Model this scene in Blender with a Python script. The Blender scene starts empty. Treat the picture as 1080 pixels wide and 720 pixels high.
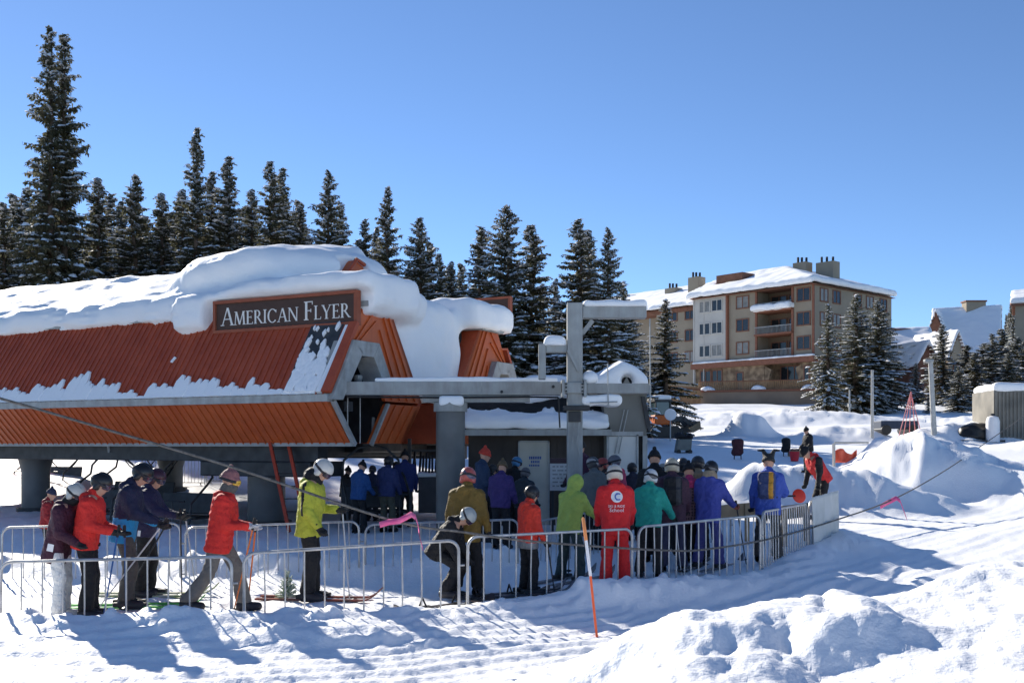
import bpy, math, random
import numpy as np
from mathutils import Vector, Matrix
R = math.radians
random.seed(7)
scene = bpy.context.scene
col = scene.collection
F, CH, HZ = 1100.0, 2.05, 470.0      # focal length in pixels of a 1080 px wide picture, eye height, horizon row

# ------------------------------------------------------------------ noise
def _hash(ix, iy, seed):
    h = (ix.astype(np.int64) * 374761393 + iy.astype(np.int64) * 668265263 + seed * 1442695041) & 0xffffffff
    h = ((h ^ (h >> 13)) * 1274126177) & 0xffffffff
    h = h ^ (h >> 16)
    return (h & 0xffffff) / float(0xffffff)
def perlin(x, y, seed=0):
    x = np.asarray(x, float); y = np.asarray(y, float)
    ix = np.floor(x); iy = np.floor(y); fx = x - ix; fy = y - iy
    def g(ax, ay):
        a = _hash(ix + ax, iy + ay, seed) * 6.2831853
        return np.cos(a) * (fx - ax) + np.sin(a) * (fy - ay)
    u = fx * fx * fx * (fx * (fx * 6 - 15) + 10); v = fy * fy * fy * (fy * (fy * 6 - 15) + 10)
    a = g(0, 0) * (1 - u) + g(1, 0) * u
    b = g(0, 1) * (1 - u) + g(1, 1) * u
    return (a * (1 - v) + b * v) * 1.5
def fbm(x, y, seed=0, o=4, gain=.5):
    s = 0; a = 1
    for i in range(o):
        s = s + a * perlin(np.asarray(x) * 2 ** i + 13.1 * i, np.asarray(y) * 2 ** i - 7.7 * i, seed + i); a *= gain
    return s
def worley(x, y, seed=0):
    x = np.asarray(x, float); y = np.asarray(y, float)
    ix = np.floor(x); iy = np.floor(y); d = np.full(x.shape, 9.0)
    for ax in (-1, 0, 1):
        for ay in (-1, 0, 1):
            cx = ix + ax + _hash(ix + ax, iy + ay, seed); cy = iy + ay + _hash(ix + ax, iy + ay, seed + 5)
            d = np.minimum(d, (cx - x) ** 2 + (cy - y) ** 2)
    return np.sqrt(d)
def noise3(P, sc, seed=0):
    x, y, z = P[:, 0] * sc, P[:, 1] * sc, P[:, 2] * sc
    return (perlin(x + .37 * z, y + .71 * z, seed) + perlin(y - .43 * x + 9, z + .31 * x, seed + 3)) * .5
def sstep(a, b, x):
    t = np.clip((np.asarray(x, float) - a) / (b - a), 0, 1)
    return t * t * (3 - 2 * t)

# ------------------------------------------------------------------ materials
MATS = {}
def streaks(nt, b, tc):
    mp = nt.nodes.new('ShaderNodeMapping'); mp.inputs['Scale'].default_value = (2.2, 2.2, .35); nt.links.new(tc.outputs['Object'], mp.inputs['Vector'])
    n = nt.nodes.new('ShaderNodeTexNoise'); n.inputs['Scale'].default_value = 2.4; n.inputs['Detail'].default_value = 7; n.inputs['Roughness'].default_value = .7; nt.links.new(mp.outputs['Vector'], n.inputs['Vector'])
    r = nt.nodes.new('ShaderNodeValToRGB'); r.color_ramp.elements[0].position = .36; r.color_ramp.elements[1].position = .7
    r.color_ramp.elements[0].color = (.62, .58, .56, 1); r.color_ramp.elements[1].color = (1.12, 1.18, 1.25, 1); nt.links.new(n.outputs['Fac'], r.inputs['Fac'])
    m = nt.nodes.new('ShaderNodeMix'); m.data_type = 'RGBA'; m.blend_type = 'MULTIPLY'; m.inputs[0].default_value = .45
    src = b.inputs['Base Color'].links[0].from_socket; nt.links.new(src, m.inputs[6]); nt.links.new(r.outputs['Color'], m.inputs[7]); nt.links.new(m.outputs[2], b.inputs['Base Color'])
def mk(name, c, rough=.6, metal=0., var=.12, vscale=5., bump=.0, bscale=40., spec=.3, c2=None, extra=None, bdist=.02):
    if name in MATS: return MATS[name]
    m = bpy.data.materials.new(name); m.use_nodes = True
    nt = m.node_tree; b = nt.nodes['Principled BSDF']
    b.inputs['Roughness'].default_value = rough; b.inputs['Metallic'].default_value = metal
    b.inputs['Specular IOR Level'].default_value = spec
    tc = nt.nodes.new('ShaderNodeTexCoord')
    n = nt.nodes.new('ShaderNodeTexNoise'); n.inputs['Scale'].default_value = vscale; n.inputs['Detail'].default_value = 5
    nt.links.new(tc.outputs['Object'], n.inputs['Vector'])
    r = nt.nodes.new('ShaderNodeValToRGB')
    lo = [max(0, v * (1 - var)) for v in c]; hi = [min(1, v * (1 + var)) for v in c]
    if c2 is not None: lo, hi = c, c2
    r.color_ramp.elements[0].position = .32; r.color_ramp.elements[1].position = .68
    r.color_ramp.elements[0].color = (*lo, 1); r.color_ramp.elements[1].color = (*hi, 1)
    nt.links.new(n.outputs['Fac'], r.inputs['Fac']); nt.links.new(r.outputs['Color'], b.inputs['Base Color'])
    if bump:
        n2 = nt.nodes.new('ShaderNodeTexNoise'); n2.inputs['Scale'].default_value = bscale; n2.inputs['Detail'].default_value = 6
        nt.links.new(tc.outputs['Object'], n2.inputs['Vector'])
        bp = nt.nodes.new('ShaderNodeBump'); bp.inputs['Strength'].default_value = bump; bp.inputs['Distance'].default_value = bdist
        nt.links.new(n2.outputs['Fac'], bp.inputs['Height']); nt.links.new(bp.outputs['Normal'], b.inputs['Normal'])
    if extra: extra(nt, b, tc)
    MATS[name] = m
    return m
def cloth(c, gloss=.7):
    key = 'cloth_%03d_%03d_%03d' % tuple(int(v * 255) for v in c)
    return mk(key, c, gloss, var=.11, vscale=7, bump=.75, bscale=15, spec=.3, bdist=.05)
SNOW = mk('snow', (.90, .91, .925), .6, c2=(.935, .94, .945), vscale=1.4, bump=.5, bscale=26, spec=.2)
SNOWR = mk('roof_snow', (.90, .91, .925), .65, c2=(.93, .935, .94), vscale=.8, bump=.45, bscale=14, spec=.15)
STEEL = mk('galvanised_steel', (.33, .335, .34), .45, .75, var=.18, vscale=14, bump=.1, bscale=90)
GREY = mk('grey_painted_steel', (.34, .35, .34), .5, 0, var=.14, vscale=3, bump=.12, bscale=30, extra=streaks)
GREYL = mk('light_grey_frame', (.38, .385, .37), .6, 0, var=.16, vscale=5, bump=.2, bscale=24, extra=streaks)
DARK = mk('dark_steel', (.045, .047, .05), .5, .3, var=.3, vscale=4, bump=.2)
BLACK = mk('black_plastic', (.014, .014, .016), .4, var=.3)
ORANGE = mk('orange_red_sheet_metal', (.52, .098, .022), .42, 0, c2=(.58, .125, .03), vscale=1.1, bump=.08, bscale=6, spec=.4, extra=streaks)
ORANGE_SHADE = mk('weathered_shaded_red_metal', (.40, .068, .026), .5, 0, c2=(.47, .09, .036), vscale=1.3, bump=.1, bscale=8, spec=.35, extra=streaks)  # same orange red metal, darkened for the upper sides in shade; streaks are weathering
SKIN = mk('skin', (.48, .27, .19), .55, var=.08)

# ------------------------------------------------------------------ mesh helpers
def me_from(name, V, Fc, mat=None, smooth=False, midx=None):
    me = bpy.data.meshes.new(name)
    if isinstance(V, np.ndarray) and isinstance(Fc, np.ndarray):
        k = Fc.shape[1]
        me.vertices.add(len(V)); me.vertices.foreach_set('co', V.astype(np.float32).ravel())
        me.loops.add(Fc.size); me.loops.foreach_set('vertex_index', Fc.astype(np.int32).ravel())
        me.polygons.add(len(Fc)); me.polygons.foreach_set('loop_start', np.arange(0, Fc.size, k, dtype=np.int32))
        me.polygons.foreach_set('loop_total', np.full(len(Fc), k, dtype=np.int32))
        me.update(calc_edges=True)
    else:
        me.from_pydata([tuple(v) for v in V], [], Fc); me.update()
    for m in (mat if isinstance(mat, (list, tuple)) else [mat]):
        if m: me.materials.append(m)
    if smooth: me.polygons.foreach_set('use_smooth', np.ones(len(me.polygons), dtype=bool))
    if midx is not None: me.polygons.foreach_set('material_index', np.asarray(midx, dtype=np.int32))
    me.update()
    return me
def link(name, me, parent=None):
    o = bpy.data.objects.new(name, me); col.objects.link(o)
    if parent is not None: o.parent = parent
    return o
def tag(o, label=None, cat=None, group=None, kind=None):
    if label: o['label'] = label
    if cat: o['category'] = cat
    if group: o['group'] = group
    if kind: o['kind'] = kind
    return o
def thing(name, label, cat, loc=(0, 0, 0), rz=0, group=None, scale=1):
    o = bpy.data.objects.new(name, None); col.objects.link(o); o.empty_display_size = .2
    o.location = loc; o.rotation_euler = (0, 0, rz)
    o.scale = (scale,) * 3 if not isinstance(scale, tuple) else scale
    return tag(o, label, cat, group)
def copy_tree(o, parent=None):
    c = o.copy(); col.objects.link(c); c.parent = parent
    for ch in [x for x in o.children]: copy_tree(ch, c)
    return c
class MB:
    def __init__(s): s.v = []; s.f = []
    def add(s, V, Fc):
        n = len(s.v); s.v += [tuple(map(float, p)) for p in V]; s.f += [tuple(i + n for i in q) for q in Fc]; return s
    def box(s, lo, hi):
        x0, y0, z0 = lo; x1, y1, z1 = hi
        return s.add([(x0,y0,z0),(x1,y0,z0),(x1,y1,z0),(x0,y1,z0),(x0,y0,z1),(x1,y0,z1),(x1,y1,z1),(x0,y1,z1)],
                     [(0,3,2,1),(4,5,6,7),(0,1,5,4),(1,2,6,5),(2,3,7,6),(3,0,4,7)])
    def bar(s, p, q, w, h, up=(0, 0, 1)):
        p = Vector(p); q = Vector(q); d = (q - p).normalized(); up = Vector(up)
        a = d.cross(up)
        if a.length < 1e-4: a = d.cross(Vector((1, 0, 0)))
        a.normalize(); b = a.cross(d).normalized(); V = []
        for e in (p, q):
            for sa, sb in ((-1,-1),(1,-1),(1,1),(-1,1)): V.append(e + a * sa * w / 2 + b * sb * h / 2)
        return s.add(V, [(0,1,2,3),(7,6,5,4),(0,4,5,1),(1,5,6,2),(2,6,7,3),(3,7,4,0)])
    def prism(s, poly, ext):
        n = len(poly); e = Vector(ext); V = [Vector(p) for p in poly]; V += [p + e for p in V[:n]]
        return s.add(V, [tuple(range(n))[::-1], tuple(range(n, 2 * n))] + [(i, (i + 1) % n, n + (i + 1) % n, n + i) for i in range(n)])
    def tube(s, pts, r, n=8, caps=True):
        pts = [Vector(p) for p in pts]; rs = r if isinstance(r, (list, tuple)) else [r] * len(pts); V = []; Fc = []
        prev = None
        for i, p in enumerate(pts):
            d = (pts[min(i + 1, len(pts) - 1)] - pts[max(i - 1, 0)]).normalized()
            a = prev - d * prev.dot(d) if prev is not None else d.orthogonal()
            if a.length < 1e-5: a = d.orthogonal()
            a.normalize(); prev = a; b = d.cross(a)
            for k in range(n):
                t = 2 * math.pi * k / n; V.append(p + (a * math.cos(t) + b * math.sin(t)) * rs[i])
        for i in range(len(pts) - 1):
            for k in range(n): Fc.append((i*n+k, i*n+(k+1) % n, (i+1)*n+(k+1) % n, (i+1)*n+k))
        if caps: Fc += [tuple(range(n))[::-1], tuple(range((len(pts)-1)*n, len(pts)*n))]
        return s.add(V, Fc)
    def lathe(s, prof, n=16, c=(0, 0, 0)):
        V = []; Fc = []
        for r, z in prof:
            for k in range(n):
                t = 2 * math.pi * k / n; V.append((c[0] + r*math.cos(t), c[1] + r*math.sin(t), c[2] + z))
        for i in range(len(prof) - 1):
            for k in range(n): Fc.append((i*n+k, i*n+(k+1) % n, (i+1)*n+(k+1) % n, (i+1)*n+k))
        Fc += [tuple(range(n))[::-1], tuple(range((len(prof)-1)*n, len(prof)*n))]
        return s.add(V, Fc)
    def build(s, name, mat, parent=None, smooth=False, bevel=0):
        o = link(name, me_from(name, s.v, s.f, mat, smooth), parent)
        if smooth:
            try: o.data.set_sharp_from_angle(angle=R(40))
            except Exception: pass
        if bevel:
            b = o.modifiers.new('bevel', 'BEVEL'); b.width = bevel; b.segments = 2; b.limit_method = 'ANGLE'
        return o
def arc(c, r, a0, a1, n, ax, ay):
    c = Vector(c); ax = Vector(ax); ay = Vector(ay)
    return [c + ax * r * math.cos(a0 + (a1-a0)*i/n) + ay * r * math.sin(a0 + (a1-a0)*i/n) for i in range(n + 1)]

# ------------------------------------------------------------------ signed distance shapes -> meshes
def surfnet(f, lo, hi, h):
    lo = np.asarray(lo, float); hi = np.asarray(hi, float); n = np.ceil((hi - lo) / h).astype(int) + 1
    ax = [lo[i] + h * np.arange(n[i]) for i in range(3)]
    G = np.stack(np.meshgrid(*ax, indexing='ij'), -1).reshape(-1, 3)
    v = f(G).reshape(n); s = v < 0
    c = n - 1; tot = np.zeros((*c, 3)); cnt = np.zeros(c)
    cs = [(i, j, k) for i in (0, 1) for j in (0, 1) for k in (0, 1)]
    sl = lambda a, o: a[o[0]:o[0]+c[0], o[1]:o[1]+c[1], o[2]:o[2]+c[2]]
    for a in cs:
        for d in range(3):
            if a[d]: continue
            b = list(a); b[d] = 1
            va = sl(v, a); vb = sl(v, b); x = sl(s, a) != sl(s, b)
            den = np.where(x, va - vb, 1); t = np.where(x, va / den, 0)
            for e in range(3): tot[..., e] += x * (a[e] + (t if e == d else 0))
            cnt += x
    act = cnt > 0; idx = np.full(c, -1); idx[act] = np.arange(act.sum())
    ii = np.argwhere(act)
    V = lo + h * (ii + tot[act] / cnt[act][:, None])
    Q = []
    for d in range(3):
        e1, e2 = (d + 1) % 3, (d + 2) % 3
        A = [slice(None)] * 3; B = [slice(None)] * 3; A[d] = slice(0, n[d]-1); B[d] = slice(1, n[d])
        x = s[tuple(A)] != s[tuple(B)]; w = np.argwhere(x)
        w = w[(w[:, e1] > 0) & (w[:, e2] > 0) & (w[:, e1] < c[e1]) & (w[:, e2] < c[e2])]
        if not len(w): continue
        def at(o1, o2):
            q = w.copy(); q[:, e1] -= o1; q[:, e2] -= o2; return idx[q[:, 0], q[:, 1], q[:, 2]]
        q = np.stack([at(1, 1), at(0, 1), at(0, 0), at(1, 0)], 1)
        fl = ~s[w[:, 0], w[:, 1], w[:, 2]]; q[fl] = q[fl][:, ::-1]; Q.append(q)
    Q = np.concatenate(Q); Q = Q[(Q >= 0).all(1)]
    return V, Q
def cap(P, a, b, ra, rb=None):
    a = np.asarray(a, float); b = np.asarray(b, float); rb = ra if rb is None else rb
    pa = P - a; ba = b - a; t = np.clip(pa @ ba / max(ba @ ba, 1e-9), 0, 1)
    return np.linalg.norm(pa - t[:, None] * ba, axis=1) - (ra + t * (rb - ra))
def smin(a, b, k):
    h = np.clip(.5 + .5 * (b - a) / k, 0, 1); return b * (1 - h) + a * h - k * h * (1 - h)
def smax(a, b, k): return -smin(-a, -b, k)
def ell(P, c, r):
    p = P - np.asarray(c, float); r = np.asarray(r, float)
    k0 = np.linalg.norm(p / r, axis=1); k1 = np.linalg.norm(p / (r * r), axis=1) + 1e-9
    return k0 * (k0 - 1) / k1
def rbox(P, c, hs, r):
    q = np.abs(P - np.asarray(c, float)) - (np.asarray(hs, float) - r)
    return np.linalg.norm(np.maximum(q, 0), axis=1) + np.minimum(q.max(1), 0) - r
def sdf_obj(name, f, lo, hi, h, mat, parent, pick=None):
    V, Q = surfnet(f, lo, hi, h)
    mi = None
    if pick is not None: mi = pick(V[Q].mean(1))
    return link(name, me_from(name, V, Q, mat, True, mi), parent)

# ------------------------------------------------------------------ terrain
FENCE = [(-6.0, 11.75), (-3.15, 11.75), (-3.05, 11.85), (-.62, 12.45), (-.55, 12.6), (1.62, 14.0), (3.68, 15.4), (5.0, 17.6), (6.03, 19.5)]
def seg_dist(X, Y, pts):
    d = np.full(np.shape(X), 1e9)
    for (x0, y0), (x1, y1) in zip(pts[:-1], pts[1:]):
        t = np.clip(((X-x0)*(x1-x0) + (Y-y0)*(y1-y0)) / ((x1-x0)**2 + (y1-y0)**2), 0, 1)
        d = np.minimum(d, np.hypot(X - x0 - t*(x1-x0), Y - y0 - t*(y1-y0)))
    return d
BY = [-100, 11, 14, 16, 20, 24, 28, 35, 45, 55, 70, 90, 110, 130, 200, 420]
BZ = [0, 0, .04, .1, .27, .34, .45, 1.2, 1.9, 2.3, 3.0, 4.6, 6.3, 7.2, 12, 26]
def mound(X, Y, cx, cy, rx, ry, h, rot=0, p=1.3):
    dx, dy = X - cx, Y - cy; c, s = math.cos(rot), math.sin(rot)
    return h * np.exp(-(((dx*c + dy*s) / rx)**2 + ((-dx*s + dy*c) / ry)**2) ** p)
def msk_(X, Y): return sstep(0, .4, fbm(X * .45, Y * .45, 57, 2))
def ground(X, Y, fine=True):
    X = np.asarray(X, float); Y = np.asarray(Y, float)
    z = np.interp(Y, BY, BZ)
    z = z + sstep(-1, -9, X) * np.clip(Y - 30, 0, 40) * .05
    z = z + sstep(2.4, 4.2, X) * sstep(13, 15, Y) * (1 - sstep(20, 26, Y)) * .09
    warp = .6 * fbm(X * .35, Y * .35, 11, 3)
    m = mound(X, Y + warp, 11.9, 31, 2.0, 2.6, 1.35) + mound(X, Y + warp, 15.8, 29.0, 3.6, 2.6, .85, .1) + mound(X + warp, Y, 21, 26, 4, 3.4, .9)
    m = m + mound(X, Y + warp, 7.2, 27, 2.0, 1.7, 1.15) + mound(X, Y, 9.6, 26.3, 1.5, 1.3, .55)
    m = m + mound(X, Y + warp, 21, 82, 9, 5, .8) + mound(X, Y + warp, 30, 70, 6, 4, .8) + mound(X, Y, 37, 68, 5, 5, 1.0) + mound(X, Y, 28, 60, 5, 2.5, .7)
    m = m + mound(X, Y, 13.6, 60, 1.25, 1.2, 1.25) + mound(X, Y + warp, 17.5, 55, 3, 1.6, .8) + mound(X, Y + warp, 21.5, 50, 3, 1.5, .9) + mound(X, Y + warp, 24, 44, 3, 2, .6)
    z = z + m * (1 + .18 * fbm(X * .9, Y * .9, 21, 3))
    # low bank thrown up in front of the barriers, another along the rear row
    fd = seg_dist(X, Y + .32, FENCE)
    fb = np.exp(-(fd / .42) ** 2) * (.13 + .08 * np.clip(fbm(X * .7, Y * .7, 31, 2) + .3, 0, 2))
    bd = seg_dist(X, Y, [(-8, 15.9), (-2.2, 15.9), (.0, 16.4)])
    fb = fb + np.exp(-(bd / .5) ** 2) * (.2 + .12 * fbm(X * 1.1, Y * 1.1, 35, 3))
    fb = fb + mound(X, Y, -2.1, 11.0, 1.5, .5, .14) + mound(X, Y, -5.0, 10.7, 1.6, .6, .08) + mound(X, Y, 2.6, 14.0, .8, .4, .12, .6) + mound(X, Y, 1.3, 13.2, .6, .3, .12, .5)
    fb = fb + mound(X, Y, 6.1, 18.4, .45, .8, .2)
    fb = fb * (1 - .45 * sstep(1.5, 3, X))
    z = z + fb
    # ploughed bank in the near right corner
    hr = np.interp(X, [-1.2, -.5, .1, .6, 1.1, 1.7, 2.3, 2.9, 3.5, 5, 8], [0, .08, .32, .55, .76, .84, .98, 1.08, 1.23, 1.45, 1.65])
    yr = 7.3 + .35 * fbm(X * .6, X * 0 + 3, 41, 2) + .25 * np.clip(X - 1.5, 0, 6)
    t = (Y - yr)
    prof = np.where(t > 0, np.exp(-(t / 1.15) ** 2), .86 + .14 * np.exp(-(t / 1.2) ** 2))
    pr = prof * sstep(-1.2, .4, X)
    dome = lambda w_: np.sqrt(np.clip(1 - (w_ / .9) ** 2, 0.05, 1))
    msk = .35 + .65 * sstep(-.25, .35, fbm(X * .45, Y * .45, 57, 2))
    lump = .05 * fbm(X * .55, Y * .6, 53, 2) + .20 * msk * dome(worley(X * 1.0 + .3 * warp, Y * .95 + .3 * fbm(X * .8, Y * .8, 52, 2), 51)) + .12 * msk * dome(worley(X * 2.3 + .25 * fbm(X, Y, 58, 2), Y * 2.2, 55)) - .2
    bank = hr * prof
    z = z + bank + pr * lump * np.clip(hr * 2, 0, 1)
    if fine:
        # groomed cat track sweeping from lower left to the right
        xs = [-30, -8, -4, -1, 1.5, 4, 8, 13, 20, 40]; yc = np.interp(X, xs, [8.0, 8.4, 8.9, 9.7, 11.2, 14.0, 18.6, 24.4, 31, 50])
        sl = (np.interp(X + .2, xs, [8.0, 8.4, 8.9, 9.7, 11.2, 14.0, 18.6, 24.4, 31, 50]) - yc) / .2
        q = (Y - yc) / np.sqrt(1 + sl * sl) + .12 * fbm(X * .25, Y * .25, 61, 2)
        rm = sstep(3.6, 2.2, np.abs(q)) * sstep(6, 8, Y) * (1 - np.clip(bank * 3, 0, 1)) * (1 - np.clip(fb * 3, 0, 1))
        near = 1 - sstep(26, 40, Y)
        gm = .8 + .6 * fbm(X * .5, Y * .5, 65, 2)
        z = z + near * rm * (.018 * (1 - .6 * sstep(13, 19, Y)) * np.sin(q * 6.283 / .31) * gm + .010 * np.sin(q * 6.283 / 1.15 + 1.0) + .014 * np.abs(perlin(q * 1.7, q * 0 + 4, 66)))
        rough = near * (1 - .6 * rm)
        z = z + rough * (.03 * fbm(X * 1.3, Y * 1.3, 71, 4) + .014 * fbm(X * 5, Y * 5, 75, 3))
        z = z + near * (1 - sstep(10, 20, Y)) * .010 * fbm(X * 9, Y * 9, 77, 2)
        clod = np.clip(perlin(X * 4.2, Y * 4.2, 81) - .24, 0, 1) * (np.clip(fb * 5, 0, 1) + .14 * np.clip(pr, 0, 1) * msk_(X, Y) + .12 * rough)
        z = z + near * .17 * clod
        z = z + np.clip(fb * 4, 0, 1) * near * .045 * np.sqrt(np.clip(1 - worley(X * 3.0, Y * 3.0, 85) ** 2, .02, 1))
        z = z + np.clip(m, 0, 1) * (.12 * fbm(X * .9, Y * .9, 91, 3) + .14 * np.sqrt(np.clip(1 - (worley(X * .8 + .3 * warp, Y * .8, 93) / .9) ** 2, .03, 1)) - .08)
        z = z + pr * (.022 * fbm(X * 2.2, Y * 2.2, 95, 3) + .006 * fbm(X * 9, Y * 9, 97, 2))
        z = z + sstep(30, 60, Y) * .25 * fbm(X * .12, Y * .12, 99, 3)
    return z
def gz(x, y): return float(ground(np.array([x]), np.array([y]), False)[0])
def hit(px, py, ymin=8.5):
    """where the sight line through a pixel of the photo meets the snow"""
    Y = np.concatenate([np.arange(ymin, 60, .05), np.arange(60, 260, .5)])
    X = (px - 540) / F * Y; Z = CH - (py - HZ) / F * Y
    d = Z - ground(X, Y, False); i = int(np.argmax(d <= 0)) if (d <= 0).any() else len(Y) - 1
    return float(X[i]), float(Y[i]), gz(X[i], Y[i])
def at(px, py, Y): return Vector(((px - 540) / F * Y, Y, CH - (py - HZ) / F * Y))

ys = [-70., -50, -35, -22, -14, -8, -4, -1.5, .5, 1.8, 2.8]
while ys[-1] < 6: ys.append(ys[-1] + .06)
while ys[-1] < 420: ys.append(ys[-1] + max(.05, (.0055 if ys[-1] < 15 else .0088) * ys[-1]))
ys = np.array(ys); ns = 760
s_ = np.linspace(-1, 1, ns); s_ = .62 * s_ + .38 * s_ ** 3
W = np.sqrt(ys ** 2 + 30) * .86 + 1.5
GX = s_[None, :] * W[:, None] * 1.0; GY = np.repeat(ys[:, None], ns, 1)
GZ = ground(GX, GY)
V = np.stack([GX, GY, GZ], -1).reshape(-1, 3)
i = np.arange(len(ys) - 1)[:, None] * ns + np.arange(ns - 1)[None, :]
Q = np.stack([i, i + 1, i + 1 + ns, i + ns], -1).reshape(-1, 4)
g = link('snow_ground', me_from('snow_ground', V, Q, SNOW, True)); tag(g, kind='structure')
# far wooded hill beyond the houses on the right
hb = []
nx, ny = 60, 16
hx = np.linspace(60, 420, nx); hy = np.linspace(250, 420, ny)
HX, HY = np.meshgrid(hx, hy); HZv = 10 + 52 * sstep(.40, .56, HX / HY) * sstep(215, 300, HY) + 5 * fbm(HX * .02, HY * .02, 5, 3)
V = np.stack([HX, HY, HZv], -1).reshape(-1, 3); i = np.arange(ny - 1)[:, None] * nx + np.arange(nx - 1)[None, :]
HILL = mk('distant_wooded_hillside', (.06, .07, .05), .9, c2=(.32, .33, .32), vscale=.12)
g = link('hill', me_from('hill', V, np.stack([i, i+1, i+1+nx, i+nx], -1).reshape(-1, 4), HILL, True)); tag(g, kind='structure')
# ------------------------------------------------------------------ spruces
BARK = mk('spruce_bark', (.075, .05, .035), .9, c2=(.13, .09, .065), vscale=3, bump=.6, bscale=8)
def leafy(nt, b):
    t = nt.nodes.new('ShaderNodeBsdfTranslucent'); m = nt.nodes.new('ShaderNodeMixShader'); m.inputs[0].default_value = .42
    nt.links.new(b.inputs['Base Color'].links[0].from_socket, t.inputs['Color']); nt.links.new(b.outputs[0], m.inputs[1]); nt.links.new(t.outputs[0], m.inputs[2]); nt.links.new(m.outputs[0], nt.nodes['Material Output'].inputs['Surface'])
NEEDLE = mk('spruce_needles', (.07, .074, .042), .75, c2=(.16, .148, .095), vscale=.9, spec=.2, extra=lambda nt, b, tc: leafy(nt, b))
NEEDLE_Y = mk('yellow_spruce_needles', (.04, .045, .02), .75, c2=(.14, .115, .05), vscale=.9, spec=.2, extra=lambda nt, b, tc: leafy(nt, b))  # yellower needle colour of a few spruces
TSNOW = mk('branch_snow', (.84, .855, .88), .7, spec=.15)
def spruce_mesh(seed, Rb, nb, snow, gap=.1, bare=.04, power=.85, droop=.5, big=1.0):
    """a 20 m tree: trunk, needle sprays and the snow lying on them"""
    rg = np.random.default_rng(seed); H = 20.0
    tm = MB(); wob = rg.normal(0, .05, 2)
    tp = [(wob[0]*math.sin(k), wob[1]*math.cos(k*1.3)-wob[1], H*k/8*.985) for k in range(9)]
    tm.tube(tp, [.26*(1-k/8)**.9+.012 for k in range(9)], 7)
    NV = []; SV = []; SF = []
    for b in range(nb):
        q = (b + rg.random()) / nb; q = q ** 1.12
        z = H * (bare + (1 - bare) * q); u = z / H
        L = Rb * ((1 - u) ** power) * (.66 + .5 * rg.random()) * min(1, .55 + u * 2.2) + .05
        if rg.random() < gap: L *= .35 + .3 * rg.random()
        if rg.random() < gap * .5: L *= 1.3
        a = rg.random() * 6.2832; d = np.array([math.cos(a), math.sin(a), 0.]); pr = np.array([-d[1], d[0], 0.])
        e0 = math.tan(R(-12 + 46 * u ** 1.6 + rg.normal(0, 7))); dr = droop * (1 - u) * .9
        k = max(3, int(3 + L * 4.6 * big))
        tm.tube([(0, 0, z), tuple(d * L * .55 + [0, 0, z + e0*L*.55 - dr*L*.3]), tuple(d * L * .95 + [0, 0, z + e0*L*.95 - dr*L*.62 + .1*L])], [.03, .018, .006], 3, False)
        for j in range(k):
            t = (j + .3 + .6 * rg.random()) / k
            c = d * L * t + np.array([0, 0, z + e0 * L * t - dr * L * t * t * .75 + .12 * L * max(0, t - .6)])
            for sgn in (-1, 1, -1, 1):
                ln = (.12 + .1 * (1 - u) + .36 * L * .5 * (1.15 - t)) * (.6 + .7 * rg.random())
                tw = d * (.45 + .45 * rg.random()) + pr * sgn * (.55 + .5 * rg.random()) + np.array([0, 0, -.3 + rg.normal(0, .32)])
                tw /= np.linalg.norm(tw); w = (.034 + .03 * rg.random()) * (1 + .2 * L)
                c_ = c + rg.normal(0, .05, 3)
                nn = np.cross(tw, np.array([rg.normal(0, .6), rg.normal(0, .6), 1.])); nn /= np.linalg.norm(nn) + 1e-6
                NV += [c_, c_ + tw * ln * .4 + nn * w, c_ + tw * ln + np.array([0, 0, -.05]), c_ + tw * ln * .5 - nn * w]
            for _h in range(2):     # hanging sprays
                ln = (.14 + .26 * rg.random()) * (.5 + .5 * (1 - u)); ax = pr * math.cos(a*3+j+_h) + d * math.sin(a*3+j+_h); c_ = c + rg.normal(0, .06, 3)
                NV += [c_ - ax*.045, c_ + ax*.05, c_ + ax*.02 + [0, 0, -ln], c_ - ax*.03 + [0, 0, -ln*.85]]
            if t > .22 and rg.random() < snow:
                sl = (.09 + .19 * rg.random() ** 2) * (1 + .35 * L) * .78; sw = sl * (.42 + .3 * rg.random()); sh = sl * (.22 + .2 * rg.random())
                n0 = len(SV); c2 = c + [rg.normal(0, .06), rg.normal(0, .06), .03]
                for m_ in range(6):
                    an = m_ * 1.0472; SV.append(c2 + d * sl * math.cos(an) * (.8+.4*rg.random()) + pr * sw * math.sin(an) * (.8+.4*rg.random()) + [0, 0, -.09*sl + (e0 - dr) * sl * math.cos(an) * .8])
                for m_ in range(6):
                    an = m_ * 1.0472 + .3; SV.append(c2 + d * sl * .55 * math.cos(an) + pr * sw * .55 * math.sin(an) + [0, 0, sh * (.75+.3*rg.random())])
                SV.append(c2 + [0, 0, sh * 1.15])
                for m_ in range(6):
                    m2 = (m_ + 1) % 6
                    SF += [(n0+m_, n0+m2, n0+6+m2), (n0+m_, n0+6+m2, n0+6+m_), (n0+6+m_, n0+6+m2, n0+12)]
    NV = np.array(NV); NQ = np.arange(len(NV)).reshape(-1, 4)
    return me_from('trunk', tm.v, tm.f, BARK, True), me_from('crown', NV, NQ, NEEDLE), me_from('snow_load', np.array(SV), np.array(SF), TSNOW, True)
PROTO = {
    'tall': spruce_mesh(1, 2.4, 300, .6, .45, .05, .72, .35),
    'slim': spruce_mesh(2, 1.9, 300, .85, .15, .03, .74, .45),
    'mid': spruce_mesh(3, 2.6, 310, .9, .12, .03, .76, .5),
    'wide': spruce_mesh(4, 3.3, 320, .95, .12, .02, .76, .5),
    'snowy': spruce_mesh(5, 3.0, 230, .95, .1, .02, .85, .6),
    'dense': spruce_mesh(6, 3.5, 350, .95, .14, .02, .68, .5),
}
TCOUNT = 0
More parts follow.
